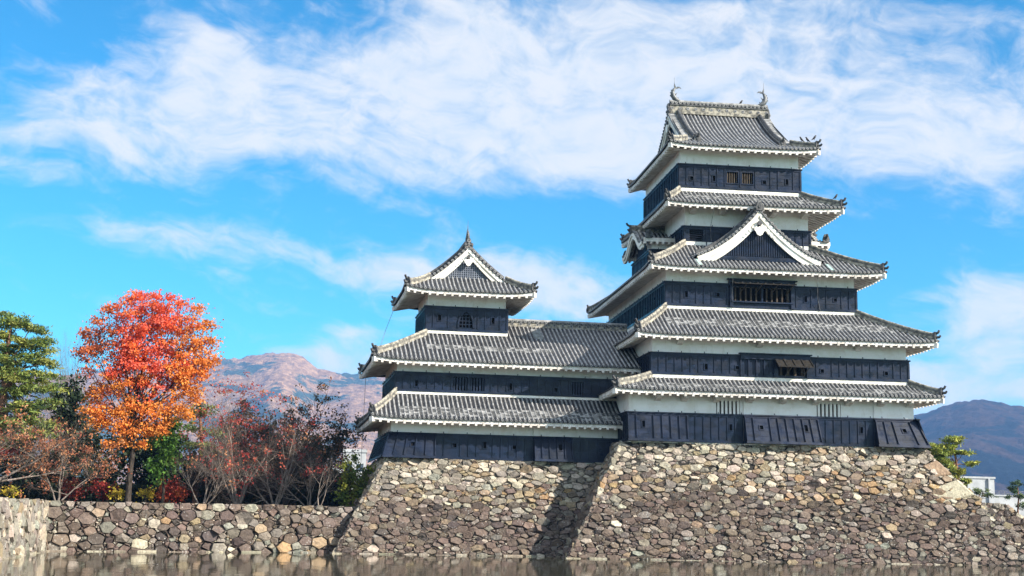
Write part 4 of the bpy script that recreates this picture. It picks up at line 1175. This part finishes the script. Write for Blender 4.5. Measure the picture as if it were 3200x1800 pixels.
# ------------------------------------------------------------------ trees
def leaves(name, C, N, size, col, mat, parent, shape=1.5):
    """one small four-sided leaf per row of C, facing N"""
    n = len(C); rng = np.random.RandomState(len(C) % 9973)
    N = N / (np.linalg.norm(N, axis=1, keepdims=True) + 1e-9)
    A = np.cross(N, rng.randn(n, 3)); A /= np.linalg.norm(A, axis=1, keepdims=True) + 1e-9; B = np.cross(N, A)
    s = (size * rng.uniform(.65, 1.35, n))[:, None]
    V = np.stack([C - A * s * shape * .5, C + B * s * .5, C + A * s * shape * .5 + N * s * .15, C - B * s * .5], 1).reshape(-1, 3)
    me = bpy.data.meshes.new(name); me.vertices.add(4 * n); me.vertices.foreach_set('co', V.astype('f').ravel())
    me.loops.add(4 * n); me.loops.foreach_set('vertex_index', np.arange(4 * n, dtype='i'))
    me.polygons.add(n); me.polygons.foreach_set('loop_start', np.arange(0, 4 * n, 4, dtype='i'))
    me.update(); me.validate()
    ca = me.color_attributes.new('Col', 'FLOAT_COLOR', 'POINT')
    ca.data.foreach_set('color', np.repeat(np.concatenate([col, np.ones((n, 1))], 1), 4, 0).astype('f').ravel())
    me.materials.append(MAT[mat]); o = bpy.data.objects.new(name, me); COL.objects.link(o); o.parent = parent
    return o


def clumps(blobs, y, rng, depth, dens, sub=.34, per=34, flat_=1.):
    """leaf positions in clumps spread through the blobs (x, z, rx[, rz]); returns points and clump ids"""
    P, K, k = [], [], 0
    for b in blobs:
        x, z, rx = b[0], b[1], b[2]; rz = b[3] if len(b) > 3 else rx; ry = rx * depth
        m = max(3, int(dens * rx * rz * (ry ** .5) * 4))
        for _ in range(m):
            v = rng.randn(3); v /= np.linalg.norm(v); v *= rng.uniform(.35, 1.05)
            c = np.array([x + v[0] * rx, y + v[1] * ry, z + v[2] * rz]); s = sub * rng.uniform(.6, 1.3)
            q = rng.randn(int(per * rng.uniform(.5, 1.4)), 3) * s * np.array([1, 1, flat_])
            P.append(c + q); K.append(np.full(len(q), k)); k += 1
    return np.concatenate(P), np.concatenate(K)


def branch(mb, p, d, L, r, depth, rnd, spread=.6, up_=.12, n=6, tips=None, mat=0, kids=(2, 4), thin=.62, droop=0., wig=.22):
    pts, rad, q, dd = [Vector(p)], [r], Vector(p), Vector(d).normalized(); k = 4
    for i in range(k):
        dd = (dd + Vector((rnd.gauss(0, wig), rnd.gauss(0, wig), rnd.gauss(0, wig * .6) + up_ - droop * i / k)) * .5).normalized()
        q = q + dd * L / k; pts.append(q.copy()); rad.append(r * (1 - .45 * (i + 1) / k))
    mb.tube(pts, rad, n, mat, True, False)
    if depth == 0:
        if tips is not None: tips += [pts[-1], pts[-2], pts[-3]]
        return
    for _ in range(rnd.randint(*kids)):
        i = rnd.randint(2, k); v = (dd + Vector((rnd.gauss(0, spread), rnd.gauss(0, spread), rnd.gauss(0, spread * .7)))).normalized()
        branch(mb, pts[i], v, L * rnd.uniform(.55, .82), rad[i] * thin, depth - 1, rnd, spread, up_, max(3, n - 1), tips, mat, kids, thin, droop, wig)
    branch(mb, pts[-1], dd, L * .7, rad[-1] * .85, depth - 1, rnd, spread, up_, max(3, n - 1), tips, mat, kids, thin, droop, wig)


def limbs_to(mb, base, blobs, y, r, rnd, depth=.8):
    for b in blobs:
        e = Vector((b[0] + rnd.uniform(-.3, .3) * b[2], y + rnd.uniform(-.5, .5) * b[2] * depth, b[1])); s = Vector(base) + Vector((0, 0, rnd.uniform(0, .25) * (e.z - base[2])))
        mid = s.lerp(e, .5) + Vector((rnd.gauss(0, .25), rnd.gauss(0, .25), -.15 * (e - s).length * .3))
        mb.tube([s, s.lerp(mid, .5) + Vector((0, 0, .1)), mid, e], [r, r * .75, r * .55, r * .2], 5, 0, True, False)


def tree(name, label, blobs, y, base, height, r, col, seed, cat='tree', group=None, depth=.85, dens=4., sub=.34, per=34, size=.15, flat_=1., bark='bark', mat='leaf', upn=.5, lean=0., shape=1.5, trunk=True):
    rng = np.random.RandomState(seed); rnd = random.Random(seed)
    t = empty(name, base); tag(t, label, cat, group)
    if trunk:
        mb = MB(); top = Vector((base[0] + lean, base[1], base[2] + height))
        mb.tube([Vector(base) - Vector((0, 0, .3)), Vector(base).lerp(top, .3) + Vector((rnd.gauss(0, .08), 0, 0)), Vector(base).lerp(top, .65) + Vector((rnd.gauss(0, .12), 0, 0)), top], [r * 1.2, r, r * .8, r * .55], 8, 0, True, False)
        limbs_to(mb, tuple(Vector(base).lerp(top, .75)), blobs, y, r * .4, rnd, depth)
        o = mb.build('trunk', [bark], t); o.location = -Vector(base)
    C, K = clumps(blobs, y, rng, depth, dens, sub, per, flat_)
    N = rng.randn(len(C), 3); N[:, 2] += upn
    c = leaves('crown', C, N, size, col(C, K, rng), mat, t, shape); c.location = -Vector(base)
    return t


def tone(cols, wts, clump=.22, leaf=.18):
    cols = np.array(cols, float); wts = np.array(wts, float) / sum(wts)
    def f(C, K, rng):
        k = rng.choice(len(cols), K.max() + 1, p=wts); b = rng.uniform(1 - clump, 1 + clump, K.max() + 1)
        return np.clip(cols[k[K]] * b[K][:, None] * rng.uniform(1 - leaf, 1 + leaf, (len(C), 1)), .004, 1)
    return f


MAPLE = [(-15.7, 6.9, .5), (-14.5, 6.9, .45), (-16.6, 6.7, .5), (-17.2, 8.6, .7), (-16.2, 7.6, .6), (-14.4, 8.0, .8), (-13.3, 8.4, .8), (-15.6, 7.3, .5), (-12.6, 8.5, .6), (-14.4, 14.3, 2.5), (-15.2, 16.4, 1.1), (-16.6, 15.3, 1.1), (-12.9, 15.6, 1.1), (-15.2, 17.0, .6), (-11.4, 14.4, 1.35), (-17.6, 13.9, 1.2), (-18.1, 13.0, 0.8), (-15.3, 12.1, 2.2), (-12.0, 12.2, 1.95), (-10.6, 13.1, 1.0), (-17.0, 10.8, 1.0), (-17.3, 9.5, 1.0), (-15.6, 9.2, 1.25), (-13.5, 9.1, 1.4), (-12.2, 9.7, 1.2), (-11.2, 11.0, 1.0), (-15.0, 8.1, 0.7), (-16.6, 8.3, 0.8), (-11.2, 16.0, 0.45), (-13.8, 16.6, .9), (-16.1, 16.4, 0.65), (-17.8, 15.5, 0.45), (-10.4, 14.5, 0.6), (-18.6, 14.6, .3), (-18.9, 13.4, .28), (-17.2, 16.3, .3), (-14.9, 17.3, .3), (-14.2, 17.4, .25), (-12.2, 16.8, .3), (-10.9, 16.6, .25), (-10.2, 15.4, .3), (-9.8, 14.2, .3), (-9.9, 12.9, .35), (-10.6, 11.9, .4), (-18.4, 12.0, .3), (-18.0, 10.2, .35), (-18.2, 9.0, .35), (-17.4, 8.2, .35), (-10.9, 10.2, .4), (-11.4, 8.9, .4), (-15.9, 17.0, .3), (-13.0, 17.2, .25)]


def maple_col(C, K, rng):
    n = K.max() + 1; ctr = np.stack([np.bincount(K, C[:, i], n) / np.maximum(np.bincount(K, minlength=n), 1) for i in range(3)], 1)
    red, pink, ora, gold, mar = map(np.array, ((.72, .105, .045), (.78, .17, .10), (.72, .22, .045), (.74, .33, .06), (.40, .10, .055)))
    out = np.zeros((n, 3))
    for i, (x, y, z) in enumerate(ctr):
        low = (10.6 - z) / 1.6 + rng.normal(0, .5); rt_ = (x + 12.2) / 1.3 + rng.normal(0, .5); lf = (-16.6 - x) / 1.0 + rng.normal(0, .5)
        if low > 0: c = ora * .45 + gold * .55 if rng.rand() < .7 else ora
        elif rt_ > 0: c = ora * .65 + gold * .35 if rng.rand() < .65 else ora
        elif lf > 0: c = mar * .5 + ora * .5 if rng.rand() < .6 else mar
        else: c = red if rng.rand() < .55 else (pink if rng.rand() < .5 else ora * .6 + red * .4)
        out[i] = c * rng.uniform(.75, 1.2)
    return np.clip(out[K] * rng.uniform(.8, 1.2, (len(C), 1)), .004, 1)


tree('maple_tree', 'tall maple with a blazing red and orange crown and dark trunk', MAPLE, 95.5, (-15.0, 95.5, 2.86), 6.2, .19, maple_col, 3, depth=.75, dens=3.6, sub=.30, per=64, size=.115, flat_=.6, upn=.4)

# pines: needles in flat pads
def pine_col(c1, c2, c3): return tone((c1, c2, c3), (4, 3, 2), .25, .2)


PINE = [(-22.8, 14.75, 1.58, 0.49), (-21.5, 14.3, 1.05, 0.35), (-23.3, 13.9, 1.16, 0.41), (-21.4, 13.35, 1.68, 0.41), (-23.4, 12.9, 1.05, 0.35), (-20.9, 12.8, 1.0, 0.35), (-22.3, 12.2, 1.99, 0.41), (-20.4, 12.0, 0.89, 0.32), (-21.9, 11.1, 2.1, 0.49), (-20.5, 10.4, 1.37, 0.41), (-22.6, 10.0, 1.58, 0.41), (-21.4, 9.0, 1.78, 0.41), (-19.9, 9.4, 0.84, 0.32), (-22.3, 8.0, 1.47, 0.43), (-20.6, 7.4, 1.26, 0.38), (-22.4, 6.8, 1.37, 0.38), (-23.6, 11.4, 1.2, 0.4), (-20.2, 11.2, 0.8, 0.3), (-21.0, 8.2, 1.0, 0.35), (-23.8, 8.6, 1.1, 0.4), (-20.0, 7.9, 0.8, 0.3)]
tree('pine_tree', 'tall pine with layered yellow-green needle pads at the left edge', PINE, 92, (-23.2, 92, 2.86), 11.3, .26, pine_col((.14, .185, .04), (.23, .24, .05), (.07, .11, .035)), 7, depth=.9, dens=9, sub=.24, per=60, size=.08, flat_=.42, bark='pine_bark', mat='needle', upn=1.0, shape=3.6, lean=.3)
OLIVE = [(-10.9, 9.7, 1.1, 0.5), (-11.4, 8.5, 0.8, 0.36), (-10.1, 8.2, .95, 0.36), (-10.9, 7.2, 1.15, 0.45), (-9.8, 6.7, 0.8, 0.36), (-11.4, 6.0, 0.8, 0.4)]
tree('pine_tree', 'slender olive-green pine with open tiers right of the red maple', OLIVE, 100, (-11.0, 100, 2.86), 6.6, .16, pine_col((.11, .16, .045), (.17, .20, .05), (.06, .10, .035)), 8, depth=.8, dens=10, sub=.2, per=40, size=.085, flat_=.5, bark='pine_bark', mat='needle', upn=1.0, shape=3.4)
RP = [(55.3, 10.3, 1.15, 0.3), (53.7, 9.2, 1.6, 0.42), (56.0, 9.1, 0.85, 0.2), (54.3, 8.0, 1.2, 0.4), (53.1, 8.5, 1.1, 0.4), (56.8, 8.2, 0.7, 0.22), (56.0, 6.5, 0.75, 0.25), (54.9, 6.9, 0.7, 0.28), (53.8, 7.3, .9, .32), (52.4, 8.0, .9, .32), (54.7, 9.6, 1.0, .3), (53.0, 9.6, .9, .3), (55.4, 7.4, .8, .26), (54.6, 6.3, .8, .26), (53.0, 6.8, .7, .26)]
tree('pine_tree', 'bent pine with bright green cloud-like pads beside the right end of the keep base', RP, 118, (55.9, 118, 2.86), 6.8, .15, pine_col((.21, .26, .04), (.30, .30, .05), (.10, .15, .045)), 9, depth=.8, dens=22, sub=.19, per=50, size=.095, flat_=.45, bark='pine_bark', mat='needle', upn=1.1, shape=3.4, lean=-.6)
tree('pine_tree', 'small wind-trained pine low in front of the white hall', [(63.6, 5.9, .9, 0.36), (62.8, 5.4, 0.75, 0.24), (64.5, 5.5, 0.75, 0.24), (62.1, 5.5, 0.5, 0.24)], 130, (63.4, 130, 2.86), 2.8, .1, pine_col((.10, .14, .05), (.14, .17, .06), (.06, .09, .04)), 10, depth=.8, dens=14, sub=.16, per=40, size=.08, flat_=.5, bark='pine_bark', mat='needle', upn=1.0, shape=3.2)
tree('pine_tree', 'dark young pine at the right edge before the roof railing', [(66.5, 6.7, 0.62, 0.3), (66.2, 6.1, 0.9, 0.3), (66.8, 5.5, 0.75, 0.3), (65.8, 5.4, 0.5, 0.24), (66.9, 4.6, 0.65, 0.3)], 128, (66.5, 128, 2.86), 3.6, .1, pine_col((.05, .09, .035), (.09, .13, .04), (.03, .06, .03)), 11, depth=.8, dens=14, sub=.16, per=42, size=.08, flat_=.55, bark='pine_bark', mat='needle', upn=1.0, shape=3.2)

# dark evergreens in the shade behind
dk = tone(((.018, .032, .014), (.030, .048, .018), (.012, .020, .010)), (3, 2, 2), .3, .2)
EV = [('dark conifer rising between the left pine and the red maple', [(-21.5, 10.9, 1.4), (-20.9, 9.6, 1.5), (-21.9, 8.3, 1.6), (-20.6, 7.2, 1.7)], -21.3, 7.0),
      ('dark evergreen at the far left behind the leaning cherry limb', [(-25.1, 5.6, 1.7), (-24.3, 4.6, 1.6), (-25.6, 7.4, 1.5)], -24.9, 2.0),
      ('dark evergreen below the tall left pine', [(-22.7, 5.4, 1.9), (-22.0, 4.2, 1.5)], -22.5, 1.6),
      ('dark evergreen left of the maple trunk', [(-20.2, 6.4, 1.7), (-18.4, 5.4, 1.6), (-19.4, 4.3, 1.5)], -19.4, 2.2),
      ('dark evergreen straight behind the maple trunk', [(-15.6, 5.4, 1.7), (-16.4, 6.8, 1.3), (-14.7, 4.4, 1.5), (-15.2, 7.6, 1.4), (-17.3, 7.4, 1.2), (-13.8, 7.0, 1.2)], -15.6, 2.0),
      ('dark evergreen behind the bright green holly', [(-12.1, 5.4, 1.7), (-13.1, 4.3, 1.5), (-11.2, 4.3, 1.4)], -12.2, 2.0),
      ('dark evergreen behind the left half of the bare cherry', [(-9.4, 5.2, 1.8), (-8.2, 4.4, 1.7), (-9.6, 7.2, 1.3), (-8.0, 6.6, 1.2), (-8.8, 8.4, 1.1)], -9.1, 2.0),
      ('dark evergreen behind the right half of the bare cherry', [(-6.7, 4.9, 1.8), (-5.4, 4.6, 1.7), (-6.2, 6.6, 1.3), (-5.0, 6.8, 1.1), (-6.4, 8.0, 1.0)], -6.2, 1.8),
      ('dark evergreen next to the leaning black tree', [(-4.1, 5.0, 1.8), (-3.0, 4.5, 1.6), (-3.4, 6.8, 1.3), (-2.6, 7.6, .9)], -3.7, 1.8),
      ('tall dark evergreen just left of the distant white block', [(-1.9, 5.9, 1.5), (-1.0, 7.7, .9), (-.7, 4.6, 1.3), (-1.5, 4.4, 1.4)], -1.5, 3.0)]
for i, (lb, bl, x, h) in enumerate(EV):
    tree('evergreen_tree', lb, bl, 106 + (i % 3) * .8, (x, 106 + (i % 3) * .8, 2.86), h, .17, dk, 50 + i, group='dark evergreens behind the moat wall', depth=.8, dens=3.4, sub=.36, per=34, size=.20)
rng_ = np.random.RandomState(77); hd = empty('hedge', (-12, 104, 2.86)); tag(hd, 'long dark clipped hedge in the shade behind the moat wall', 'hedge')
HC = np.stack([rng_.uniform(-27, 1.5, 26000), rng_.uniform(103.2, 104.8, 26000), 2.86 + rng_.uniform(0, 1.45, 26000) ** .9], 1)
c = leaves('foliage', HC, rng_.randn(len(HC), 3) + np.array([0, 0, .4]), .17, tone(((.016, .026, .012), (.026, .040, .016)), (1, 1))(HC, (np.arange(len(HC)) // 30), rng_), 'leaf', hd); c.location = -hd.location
gr_ = tone(((.09, .19, .03), (.14, .25, .045), (.045, .10, .02)), (4, 3, 2), .25, .2)
tree('holly_tree', 'glossy bright green broadleaf tree between the maple and the olive pine', [(-12.6, 8.3, .9), (-13.2, 7.1, .85), (-12.6, 6.2, 1.05), (-13.2, 5.2, .85), (-12.3, 7.3, .8), (-13.7, 5.9, .5)], 97, (-12.9, 97, 2.86), 3.2, .1, gr_, 70, dens=6, sub=.24, per=34, size=.17)
rd = tone(((.24, .025, .018), (.34, .06, .025), (.15, .018, .016)), (3, 2, 2), .25, .2)  # reds dimmed: shade behind the wall is put into the leaf colour
for i, (lb, x, z, r) in enumerate((('low crimson maple far left of the maple trunk', -19.6, 3.9, .85), ('low red maple immediately left of the maple trunk', -17.4, 3.9, .9), ('low scarlet maple under the bright green holly', -12.7, 3.95, 1.15), ('red-leaved shrub at the left edge above the leaning limb', -24.4, 6.6, 1.0))):
    tree('maple_shrub', lb, [(x, z, r, r * .75), (x + .5 * r, z - .3, r * .7, r * .5)], 99, (x, 99, 2.86), .9, .06, rd if i != 2 else tone(((.38, .08, .03), (.42, .12, .04), (.28, .03, .02)), (3, 2, 2)), 80 + i, 'shrub', 'low red maples behind the wall', dens=7, sub=.22, per=30, size=.13)
yl = tone(((.50, .38, .035), (.42, .29, .025), (.34, .31, .045)), (3, 2, 1), .2, .2)  # yellows dimmed too, with the shade these shrubs stand in painted in
for i, (lb, x, z, r) in enumerate((('small yellow shrub left of the maple trunk', -16.2, 3.75, .4), ('golden yellow shrub right of the maple trunk', -14.2, 3.75, .5), ('yellow-green shrub under the leaning limb at the left edge', -23.4, 3.7, .5))):
    tree('yellow_shrub', lb, [(x, z, r, r * .6), (x + .6 * r, z - .25, .6 * r, .4 * r), (x - .7 * r, z - .1, .5 * r, .4 * r)], 98, (x, 98, 2.86), .6, .04, yl, 90 + i, 'shrub', 'yellow shrubs behind the wall', dens=7, sub=.18, per=30, size=.11)
yg = tone(((.13, .165, .02), (.20, .21, .03), (.06, .10, .02)), (4, 3, 2), .25, .2)
tree('evergreen_shrub', 'tall yellow-green shrub in front of the distant white block', [(.3, 5.5, .7), (.2, 4.6, .85), (.1, 3.8, .8), (.4, 6.3, .25)], 91.5, (.2, 91.5, 2.86), 2.2, .07, yg, 95, 'shrub', dens=7, sub=.2, per=32, size=.13)
tree('evergreen_shrub', 'rounded olive shrub against the turret base', [(1.6, 5.0, .8), (1.2, 4.1, .85), (1.9, 4.0, .7)], 92.2, (1.5, 92.2, 2.86), 1.4, .07, yg, 96, 'shrub', dens=7, sub=.2, per=32, size=.13)


def bare_tree(name, label, base, dirs, L, r, depth, seed, leafc=None, leaf_n=0, blobs=(), bark='pale_bark', droop=.0, up_=.1, size=.12, cat='tree', kids=(2, 4), spread=.62):
    rnd = random.Random(seed); rng = np.random.RandomState(seed); t = empty(name, base); tag(t, label, cat)
    mb = MB(); tips = []
    for d, l, rr in dirs: branch(mb, Vector(base) - Vector((0, 0, .2)), d, l, rr, depth, rnd, spread, up_, 7, tips, 0, kids, .6, droop)
    o = mb.build('trunk', [bark], t); o.location = -Vector(base)
    pts = []
    if leaf_n and tips:
        for k in rng.choice(len(tips), min(leaf_n, len(tips)), replace=False): pts.append(np.array(tips[k])[None] + rng.randn(rng.randint(4, 14), 3) * .14)
    for x, z, rx in blobs:
        for _ in range(int(6 * rx * rx + 3)):
            c = np.array([x, base[1], z]) + rng.randn(3) * np.array([rx * .55, rx * .5, rx * .22]); pts.append(c + rng.randn(rng.randint(8, 20), 3) * np.array([.17, .17, .08]))
    if pts:
        K = np.concatenate([np.full(len(p), i) for i, p in enumerate(pts)]); C = np.concatenate(pts)
        c = leaves('crown', C, rng.randn(len(C), 3) + np.array([0, 0, .5]), size, leafc(C, K, rng), 'leaf', t); c.location = -Vector(base)
    return t


rl = tone(((.36, .05, .04), (.42, .10, .06), (.26, .035, .03), (.34, .15, .07)), (3, 3, 3, 2), .3, .2)
bl_ = tone(((.34, .13, .06), (.28, .09, .05), (.38, .19, .09)), (3, 2, 2), .3, .2)
br_ = tone(((.105, .055, .040), (.070, .045, .032), (.14, .062, .042), (.05, .04, .025)), (3, 3, 2, 2), .3, .25)
tree('oak_tree', 'dull russet-brown oak behind the spreading bare cherry', [(-8.6, 8.8, 1.2), (-7.4, 7.4, 1.4), (-9.2, 6.6, 1.2), (-7.8, 9.9, .8), (-6.8, 9.0, .9)], 101, (-8.0, 101, 2.86), 4.2, .14, br_, 111, depth=.8, dens=5.0, sub=.32, per=34, size=.13)
tree('oak_tree', 'dull brown oak behind the drooping grey-barked cherry', [(-4.9, 7.6, 1.3), (-3.7, 6.6, 1.2), (-5.6, 6.0, 1.1), (-4.4, 8.7, .8)], 101, (-4.6, 101, 2.86), 3.4, .12, br_, 112, depth=.8, dens=5.0, sub=.32, per=34, size=.13)
tree('oak_tree', 'low dark-brown oak filling the gap beside the olive pine', [(-10.2, 6.2, 1.2), (-9.4, 5.0, 1.2), (-10.9, 4.8, 1.0), (-6.6, 5.2, 1.2), (-6.0, 4.2, 1.1), (-7.8, 4.4, 1.1)], 99.5, (-9.4, 99.5, 2.86), 2.4, .10, br_, 113, depth=.7, dens=4.4, sub=.32, per=36, size=.13)
bare_tree('cherry_tree', 'big spreading cherry, nearly bare with scattered red leaves, right of the olive pine', (-7.6, 96, 2.86), [((-.15, 0, 1), 3.5, .14), ((.5, -.1, .9), 3.2, .10), ((-.65, 0, .85), 2.9, .09), ((.2, .3, 1), 3.0, .09), ((-.4, -.3, 1), 2.8, .08)], 3, .2, 6, 101, rl, 170, [(-9.1, 11.0, .8), (-8.0, 10.7, .9), (-6.6, 10.9, .9), (-6.8, 10.2, .7), (-7.6, 8.8, .9), (-6.2, 8.5, .8)], kids=(2, 3), size=.10)
bare_tree('cherry_tree', 'grey-barked bare cherry in the middle of the thicket with drooping twigs', (-5.0, 95, 2.86), [((.1, 0, 1), 2.8, .11), ((.6, 0, .8), 2.7, .09), ((-.5, .1, .9), 2.5, .09), ((.3, -.3, .9), 2.4, .08), ((-.8, 0, .6), 2.0, .07)], 3, .2, 6, 102, rl, 90, [(-5.2, 10.4, .7), (-4.5, 8.2, .6), (-3.4, 8.3, .5)], kids=(2, 3), droop=.12, size=.10)
bare_tree('oak_tree', 'black leaning tree with crooked limbs and a few rust leaves near the turret roof', (-4.6, 98, 2.86), [((.28, 0, 1), 3.6, .20), ((.6, 0, .75), 3.0, .11), ((.1, .2, 1), 2.6, .09), ((.8, 0, .5), 2.6, .08)], 3, .2, 5, 103, tone(((.04, .036, .026), (.07, .05, .03), (.30, .12, .05)), (4, 3, 1)), 420, [(-1.4, 7.7, .5), (-.8, 7.3, .5), (-4.1, 7.8, .5)], bark='bark', kids=(2, 3))
bare_tree('cherry_tree', 'leaning cherry with a thick dark limb and orange-brown leaves at the left edge', (-24.6, 90, 3.0), [((.85, 0, .42), 3.4, .19), ((.35, 0, 1), 2.6, .11), ((.6, -.1, .8), 2.6, .09), ((.9, .1, .7), 2.6, .08)], 3, .25, 6, 104, bl_, 300, [(-20.8, 7.0, .6), (-19.2, 6.6, .5), (-22.8, 7.2, .6), (-18.2, 6.0, .5)], bark='pale_bark', droop=.2, kids=(2, 3), size=.10)
bare_tree('cherry_tree', 'thin cherry with sparse orange leaves before the maple trunk', (-19.2, 93, 2.86), [((.2, 0, 1), 2.2, .08), ((.65, 0, .7), 2.0, .06), ((-.5, 0, .8), 2.0, .07)], 3, .2, 5, 105, bl_, 160, [(-17.4, 6.4, .5), (-16.2, 5.4, .4)], droop=.2, size=.10)
bare_tree('bare_tree', 'leafless grey tree against the sky between the left pine and the maple', (-23.6, 112, 2.86), [((.05, 0, 1), 5.2, .20), ((.3, 0, 1), 4.6, .15), ((-.15, 0, 1), 4.8, .15), ((.45, 0, 1), 4.2, .12)], 4, .2, 5, 106, None, 0, (), kids=(2, 3), up_=.3, spread=.5)
bare_tree('cherry_tree', 'low tangled bare cherry beside the olive pine, just above the wall', (-9.8, 94, 2.86), [((.1, 0, 1), 2.1, .08), ((.7, 0, .6), 1.9, .06), ((-.7, .1, .6), 1.8, .06), ((.3, -.3, .8), 1.8, .06)], 3, .2, 5, 108, rl, 50, [], kids=(2, 4), droop=.1, size=.10)
bare_tree('cherry_tree', 'low bare cherry with hanging twigs nearest to the turret', (-2.6, 94, 2.86), [((.1, 0, 1), 2.0, .08), ((.6, 0, .7), 1.6, .06), ((-.7, .1, .6), 1.9, .06), ((-.3, -.3, .8), 1.8, .06)], 3, .2, 5, 109, rl, 30, [], kids=(2, 4), droop=.15, size=.10)
bare_tree('bare_tree', 'thin leafless sapling forking at the foot of the moat thicket', (-1.9, 91, 2.86), [((-.1, 0, 1), 1.8, .045), ((.4, 0, .7), 1.5, .04)], 3, .1, 4, 107, None, 0, (), kids=(2, 3))

# ------------------------------------------------------------------ buildings far behind
def block(label, x0, x1, y0, y1, z1, cols, rows, parapet=.5, win=True):
    b = empty('white_building', ((x0 + x1) / 2, y0, 2.86)); tag(b, label, 'building')
    mb = MB(); mb.box(x0, x1, y0, y1, 2.5, z1); o = mb.build('wall', ['concrete'], b); o.location = -b.location
    mb = MB(); mb.box(x0 - .15, x1 + .15, y0 - .15, y1 + .15, z1 + .003, z1 + parapet); o = mb.build('roof', ['concrete'], b); o.location = -b.location
    if win:
        for i in range(cols):
            for j in range(rows):
                mb = MB(); x = x0 + (x1 - x0) * (i + .5) / cols; z = 3.6 + (z1 - 4) * (j + .5) / rows; w = (x1 - x0) / cols * .3
                mb.box(x - w, x + w, y0 - .03, y0 + .05, z - .6, z + .6); o = mb.build('window', ['window_glass'], b); o.location = -b.location
    return b


block('white concrete block seen past the corner of the turret', -1.0, 2.7, 220, 232, 12.2, 2, 2)
block('white low annex half hidden behind the dark evergreens', -2.6, -1.1, 216, 226, 9.0, 1, 1)
hb = block('windowless white hall beyond the bent pine', 93.4, 100.1, 200, 215, 9.7, 1, 1, .3, False)
mb = MB(); mb.box(99.0, 99.25, 199.7, 199.99, 2.8, 9.7); mb.box(95.6, 95.8, 199.8, 199.99, 2.8, 9.7); o = mb.build('pilaster', ['concrete'], hb); o.location = -hb.location
lb = block('long low white building with a roof railing at the right edge', 100.3, 112, 203, 218, 7.1, 1, 1, .25, False)
mb = MB()
for i in range(13): x = 100.6 + i * .9; mb.box(x - .03, x + .03, 203.1, 203.16, 7.35, 8.0)
for z in (7.6, 7.95): mb.box(100.5, 111.9, 203.1, 203.16, z - .03, z + .03)
o = mb.build('railing', ['wire_metal'], lb); o.location = -lb.location

# ------------------------------------------------------------------ wires and birds
def wire(label, pts, r=.016):
    mb = MB(); P = [Vector(p) for p in pts]; mb.tube(P, r, 5, 0)
    tag(mb.build('lightning_cable', ['wire_metal']), label, 'cable', 'lightning cables of the castle')


wire('cable from the turret top roof tip to the long gallery roof', [LWd(.95, 11.8, 18.0), LWd(-.1, 6.0, 15.6), LWd(-.9, .9, 13.6)])
wire('long cable hanging from the turret eave past the white block to the ground', [LWd(-1.5, 4.4, 12.75), LWd(-1.58, 4.1, 9.0), LWd(-1.7, 3.8, 4.2), LWd(-1.75, 3.7, 3.0)])
wire('cable down the front of the keep from the third eave past the wide window', [(26.1, 89.25, 19.7), (26.3, 90.3, 18.2), (26.45, 90.5, 17.3)])
wire('cable down the front of the keep right of the wide window', [(32.2, 89.25, 19.7), (32.55, 90.3, 18.2), (32.8, 90.5, 17.3)])
wire('cable crossing the plaster left of the big front gable', [(25.2, 90.75, 24.6), (25.3, 92.3, 23.4), (25.4, 92.4, 22.5)])


def bird(label, p, h=.34, face=1):
    t = empty('bird', p); tag(t, label, 'bird', 'dark birds perched on the roofs'); mb = MB()
    x = face
    mb.tube([(-.20 * x, 0, .0), (-.08 * x, 0, .08), (.02 * x, 0, .18), (.07 * x, 0, .27), (.10 * x, 0, .33), (.19 * x, 0, .32)], [.02, .06, .085, .06, .05, .008], 7)
    for s in (-.03, .03): mb.tube([(.0, s, .1), (.01 * x, s, -.01)], .01, 4)
    mb.prism([(-.30 * x, -.03, -.06), (-.10 * x, -.03, .10), (-.08 * x, -.03, .04)], (0, .06, 0))
    mb.build('body', ['feather'], t)


hz = lambda x, k: 0
bird('bird on the main ridge left of the right fish finial', (29.6, 98.75, 34.97))
bird('left of two birds close together on the right descending ridge', (32.42, 92.75, 30.42), face=-1)
bird('right of two birds close together on the right descending ridge', (32.75, 92.4, 30.32), face=-1)
bird('bird at the very tip of the top roof, right corner', (33.15, 92.05, 30.38))
bird('bird on the right tip of the fourth roof', (34.35, 91.15, 25.75))

# ------------------------------------------------------------------ air
mb = MB(); mb.box(-4200, 4200, -320, 7600, -1.2, 640)
hz_ = bpy.data.materials.new('haze'); hz_.use_nodes = True; t = hz_.node_tree; t.nodes.clear()
pv = t.nodes.new('ShaderNodeVolumePrincipled'); pv.inputs['Color'].default_value = (.25, .50, 1.0, 1); pv.inputs['Density'].default_value = .9e-4; pv.inputs['Anisotropy'].default_value = .0
mo = t.nodes.new('ShaderNodeOutputMaterial'); t.links.new(pv.outputs[0], mo.inputs['Volume'])
MAT['haze'] = hz_
mb.build('haze', ['haze'])['kind'] = 'stuff'
